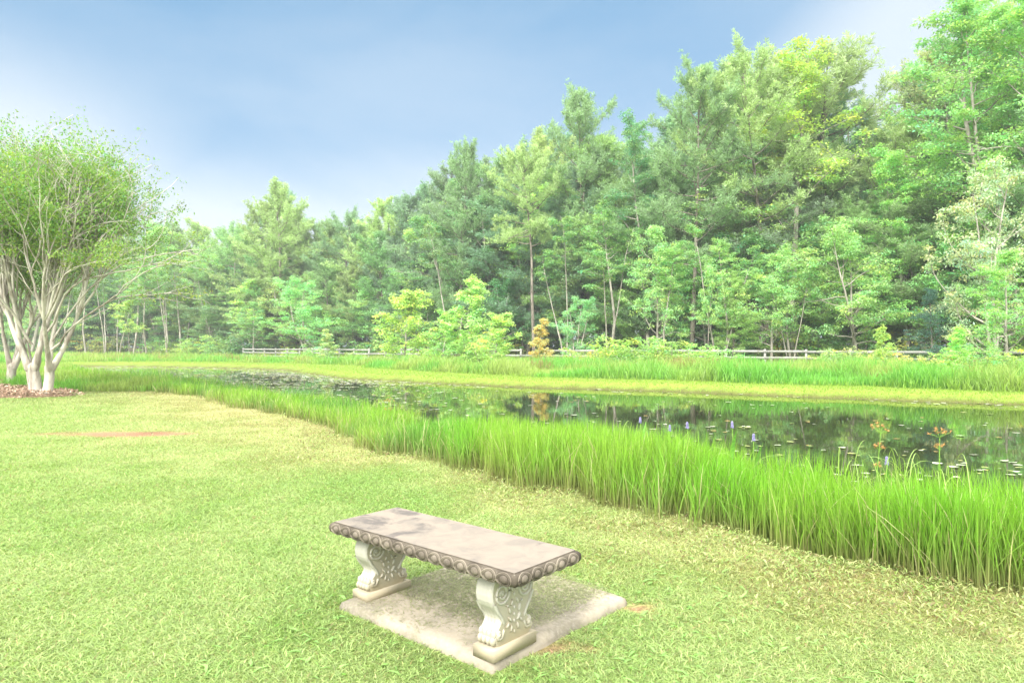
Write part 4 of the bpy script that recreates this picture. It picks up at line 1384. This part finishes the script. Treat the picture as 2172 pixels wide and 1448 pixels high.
def leg(xpos, label=None):
    th = .104                       # thickness along the bench
    g = Geo()
    n = len(tt)
    # cross-sections: from one narrow side round to the other, with softened long edges
    prof_x = [(-th / 2 + .000, -.010), (-th / 2 + .004, -.003), (-th / 2 + .010, 0), (th / 2 - .010, 0), (th / 2 - .004, -.003), (th / 2, -.010)]
    for sgn in (-1, 1):
        rows_ = np.array([[(xpos + a_, sgn * (u + b_), v) for a_, b_ in prof_x] for u, v in zip(hu_, hv_)])
        # shallow fluting down the narrow face
        k_ = rows_.shape[1]
        fl = np.linspace(-th / 2 + .010, th / 2 - .010, 9)
        rows_ = np.array([[(xpos + a_, sgn * (u + b_), v) for a_, b_ in prof_x[:2]] + [(xpos + f, sgn * (u + (.0035 if q % 2 else 0)), v) for q, f in enumerate(fl)] + [(xpos + a_, sgn * (u + b_), v) for a_, b_ in prof_x[-2:]] for u, v in zip(hu_, hv_)])
        k_ = rows_.shape[1]
        id_ = np.arange(n * k_).reshape(n, k_)
        q_ = np.stack([id_[:-1, :-1], id_[1:, :-1], id_[1:, 1:], id_[:-1, 1:]], -1).reshape(-1, 4)
        g.add(rows_.reshape(-1, 3), q_ if sgn < 0 else q_[:, ::-1])
    for sg in (-1, 1):              # broad carved faces
        cols_ = np.linspace(-1, 1, 12)
        rows_ = np.array([[(xpos + sg * th / 2, c_ * (u - .010), v) for c_ in cols_] for u, v in zip(hu_, hv_)])
        id_ = np.arange(n * 12).reshape(n, 12)
        q_ = np.stack([id_[:-1, :-1], id_[1:, :-1], id_[1:, 1:], id_[:-1, 1:]], -1).reshape(-1, 4)
        g.add(rows_.reshape(-1, 3), q_[:, ::-1] if sg < 0 else q_, (.86, .83, .75))  # darker tan behind the scrolls puts recess shade into the colour
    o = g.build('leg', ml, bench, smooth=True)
    if label: o['label'] = label
    # plinth block under it
    g = Geo()
    s1 = (.126, .304)
    pts = [(s1[0] / 2, s1[1] / 2, 0), (s1[0] / 2, s1[1] / 2, .0525), (s1[0] / 2 - .003, s1[1] / 2 - .003, .0555)]
    V = np.concatenate([[(xpos + i * a_, j * b_, z_) for i, j in ((-1, -1), (1, -1), (1, 1), (-1, 1))] for a_, b_, z_ in pts])
    Qp = [(r * 4 + i, r * 4 + (i + 1) % 4, (r + 1) * 4 + (i + 1) % 4, (r + 1) * 4 + i) for r in range(2) for i in range(4)] + [(8, 9, 10, 11), (3, 2, 1, 0)]
    g.add(V, Qp)
    g.build('plinth', ml, o)
    # scroll carving on both broad faces
    g = Geo()
    Zt = lambda v: .055 + v * LEGH
    for sg in (-1, 1):
        fx = xpos + sg * (th / 2 + .001)
        def put(P2, r_):
            P3 = np.stack([np.full(len(P2), fx), P2[:, 0], P2[:, 1]], -1)
            tube(g, P3, r_, 6)
        for sgn in (-1, 1):
            sp_ = spiral(sgn * .082, Zt(.68), .056, 2.3, sgn, 1.2, 60)
            put(sp_, np.linspace(.0075, .0045, len(sp_)))
            ellipsoid(g, (fx, sgn * .082, Zt(.68)), (.006, .010, .010))
            # stem from the big scroll down to the lower one
            q = np.array([(sgn * .134, Zt(.58)), (sgn * .112, Zt(.46)), (sgn * .088, Zt(.37)), (sgn * .072, Zt(.28)), (sgn * .072, Zt(.18)), (sgn * .086, Zt(.10)), (sgn * .108, Zt(.10)), (sgn * .115, Zt(.16)), (sgn * .102, Zt(.20)), (sgn * .092, Zt(.17))])
            f_ = np.linspace(0, len(q) - 1, 40)
            q = np.stack([np.interp(f_, np.arange(len(q)), q[:, 0]), np.interp(f_, np.arange(len(q)), q[:, 1])], -1)
            put(q, np.linspace(.0085, .006, 40))
            ellipsoid(g, (fx, sgn * .103, Zt(.15)), (.010, .013, .013))
            # acanthus leaves fanning in the middle
            for (u0, v0, ang, ln, wd_) in [(.020, .52, 1.9, .030, .010), (.035, .42, 1.3, .034, .011), (.030, .30, .9, .036, .011), (.048, .24, -.9, .030, .010), (.024, .18, -1.3, .034, .010), (.02, .70, 1.2, .026, .009), (.050, .50, .2, .016, .009)]:
                ca_, sa_ = math.cos(ang), math.sin(ang)
                axm = np.array([[0, sgn * ca_, sa_], [0, -sgn * sa_, ca_], [1, 0, 0]])
                ellipsoid(g, (fx, sgn * u0, Zt(v0)), (ln * .55, wd_ * .6, .010), axes=axm, seg=10, rings=6)
        for v0 in (.80, .62, .44, .35, .26, .12):
            ellipsoid(g, (fx, 0, Zt(v0)), (.007, .007, .009), seg=8, rings=5)
        put(np.array([(-.118, Zt(.94)), (.118, Zt(.94))]), .003)
    g.build('scroll_carving', ml, o, smooth=True)
    # paw toes at the foot of each narrow side
    for sgn in (-1, 1):
        g = Geo()
        for q, f in enumerate((-.038, -.013, .013, .038)):
            ellipsoid(g, (xpos + f, sgn * .127, Zt(.085)), (.0145, .018, .021), seg=10, rings=7)
            ellipsoid(g, (xpos + f, sgn * .122, Zt(.165)), (.0145, .014, .022), seg=10, rings=7)
        g.build('paw_foot', ml, o, smooth=True)
    return o


inset = .189 * SC + .0525
far_leg = leg(-hl_ + .137)
far_leg.location.z = PAD_RISE - .003
far_leg.scale.z = (SEAT_TOP - TH - PAD_RISE + .003) / (SEAT_TOP - TH)
leg(hl_ - .243)


# ------------------------------------------------------------------ flowering plants at the water's edge
def plain(name, col, rough=.6):
    m_, t_, b_ = base_mat(name, rough, .3)
    nn = noise_tex(t_, 60, 3, .6)
    t_.links.new(mix_col(t_, map_range(t_, nn, .35, .7), tuple(v * .75 for v in col), tuple(min(1, v * 1.2) for v in col)), b_.inputs['Base Color'])
    return m_


m_stem = plain('green_stem', (.20, .38, .06)); m_purple = plain('violet_petals', (.24, .22, .40)); m_orange = plain('rusty_sedge_heads', (.42, .24, .08)); m_leafp = plain('glossy_leaf', (.14, .34, .05), .35)


def pickerel(px, py, d, label):
    rg = np.random.default_rng(int(px))
    zt = H + (HY - py) / F * d
    r = bpy.data.objects.new('pickerelweed', None); COL.objects.link(r)
    r.location = (at_depth(px, d), d, WATER - .05)
    tag(r, label, 'flower', 'purple flower spikes above the reeds')
    hh_ = zt - (WATER - .05)
    g = Geo(); P_ = grow(rg, (0, 0, 0), (.02, .02, 1), hh_ - .04, 5, .03, .05); tube(g, P_, np.linspace(.006, .004, 6), 5)
    g.build('stem', m_stem, r)
    g = Geo()
    for k in range(46):
        f = k / 46; a_ = k * 2.4
        c_ = P_[-1] + np.array([math.cos(a_) * .012 * (1 - .5 * f), math.sin(a_) * .012 * (1 - .5 * f), -.035 + .065 * f])
        ellipsoid(g, c_, (.006, .006, .006), seg=6, rings=4)
    g.build('flower_spike', m_purple, r)
    g = Geo()
    tq = np.linspace(0, 1, 7); w_ = .022 * np.sin(np.pi * np.clip(tq * .92 + .08, 0, 1)); a_ = rg.uniform(0, 6.28)
    c_ = np.stack([np.cos(a_) * .10 * tq ** 2, np.sin(a_) * .10 * tq ** 2, hh_ * (.55 + .38 * tq)], -1)
    sd_ = np.array([-math.sin(a_), math.cos(a_), 0])
    V = np.stack([c_ - sd_ * w_[:, None], c_ + sd_ * w_[:, None]], 1).reshape(-1, 3); i_ = np.arange(6) * 2
    g.add(V, np.stack([i_, i_ + 1, i_ + 3, i_ + 2], -1))
    tube(g, [(0, 0, 0), (0, 0, hh_ * .3), tuple(c_[0])], .004, 4)
    g.build('leaf', m_leafp, r)


pickerel(1362, 882, 7.9, 'purple flower spike farthest left above the reeds')
pickerel(1404, 898, 7.4, 'purple flower spike second from the left, just right of the first')
pickerel(1551, 892, 6.9, 'purple flower spike standing over the middle of the reed bed')
pickerel(1601, 917, 6.5, 'purple flower spike low beside the reed tips, right of the middle one')
pickerel(1881, 967, 5.6, 'purple flower spike between the two orange sedges')
pickerel(1455, 893, 7.2, 'small violet spike half hidden among the reed tips')


def sedge(px, py, d, label, tiers):
    rg = np.random.default_rng(int(px))
    r = bpy.data.objects.new('flowering_sedge', None); COL.objects.link(r)
    r.location = (at_depth(px, d), d, WATER - .05)
    tag(r, label, 'sedge', 'orange flowering sedges')
    ht = H + (HY - py) / F * d - (WATER - .05)
    g = Geo(); P_ = grow(rg, (0, 0, 0), (.03, 0, 1), ht - .05, 7, .02, .05)
    tube(g, P_, np.linspace(.005, .003, 8), 5)
    for (f, n_, L_) in tiers:
        heads = Geo()
        q, dd = along(P_, f)
        for k in range(n_):
            a_ = k * 2.4 + rg.uniform(0, 1); el = rg.uniform(.35, 1.25)
            e_ = q + np.array([math.cos(a_) * math.cos(el), math.sin(a_) * math.cos(el), math.sin(el)]) * L_ * rg.uniform(.6, 1.1)
            tube(g, [q, (q + e_) / 2 + np.array([0, 0, .004]), e_], .0016, 4, cap=False)
            for j_ in range(9):
                v_ = unit(rg.normal(0, 1, 3) + np.array([0, 0, .5])) * rg.uniform(.014, .026)
                tube(heads, [e_, e_ + v_], [.0026, .001], 4)
        heads.build('flower_head', m_orange, r)
    g.build('stem', m_stem, r)


sedge(1852, 905, 5.7, 'orange flowering sedge at left of the pair over the dark water', [(.999, 9, .09), (.86, 7, .07), (.72, 5, .05)])
sedge(1984, 913, 5.4, 'orange flowering sedge at right of the pair over the dark water', [(.999, 10, .09), (.9, 5, .06)])
sedge(818, 850, 11.2, 'small pale orange sedge in the tufted left reeds', [(.999, 8, .10), (.85, 6, .08)])


# ------------------------------------------------------------------ thin scattering volume, added to lift the dark gaps in the wood
g = Geo()
box(g, (20, 72, 15), (330, 180, 36))
hz = g.build('lift_volume', None)
mh = bpy.data.materials.new('tone_lift_volume'); mh.use_nodes = True
t = mh.node_tree
t.nodes.remove(t.nodes['Principled BSDF'])
pv = t.nodes.new('ShaderNodeVolumePrincipled')
pv.inputs['Color'].default_value = (.93, .97, 1, 1)
pv.inputs['Density'].default_value = .0007
t.links.new(pv.outputs[0], t.nodes['Material Output'].inputs['Volume'])
hz.data.materials.append(mh)
tag(hz, 'thin pale volume added over the pond and wood to lift dark gaps', 'lift_volume', kind='stuff')
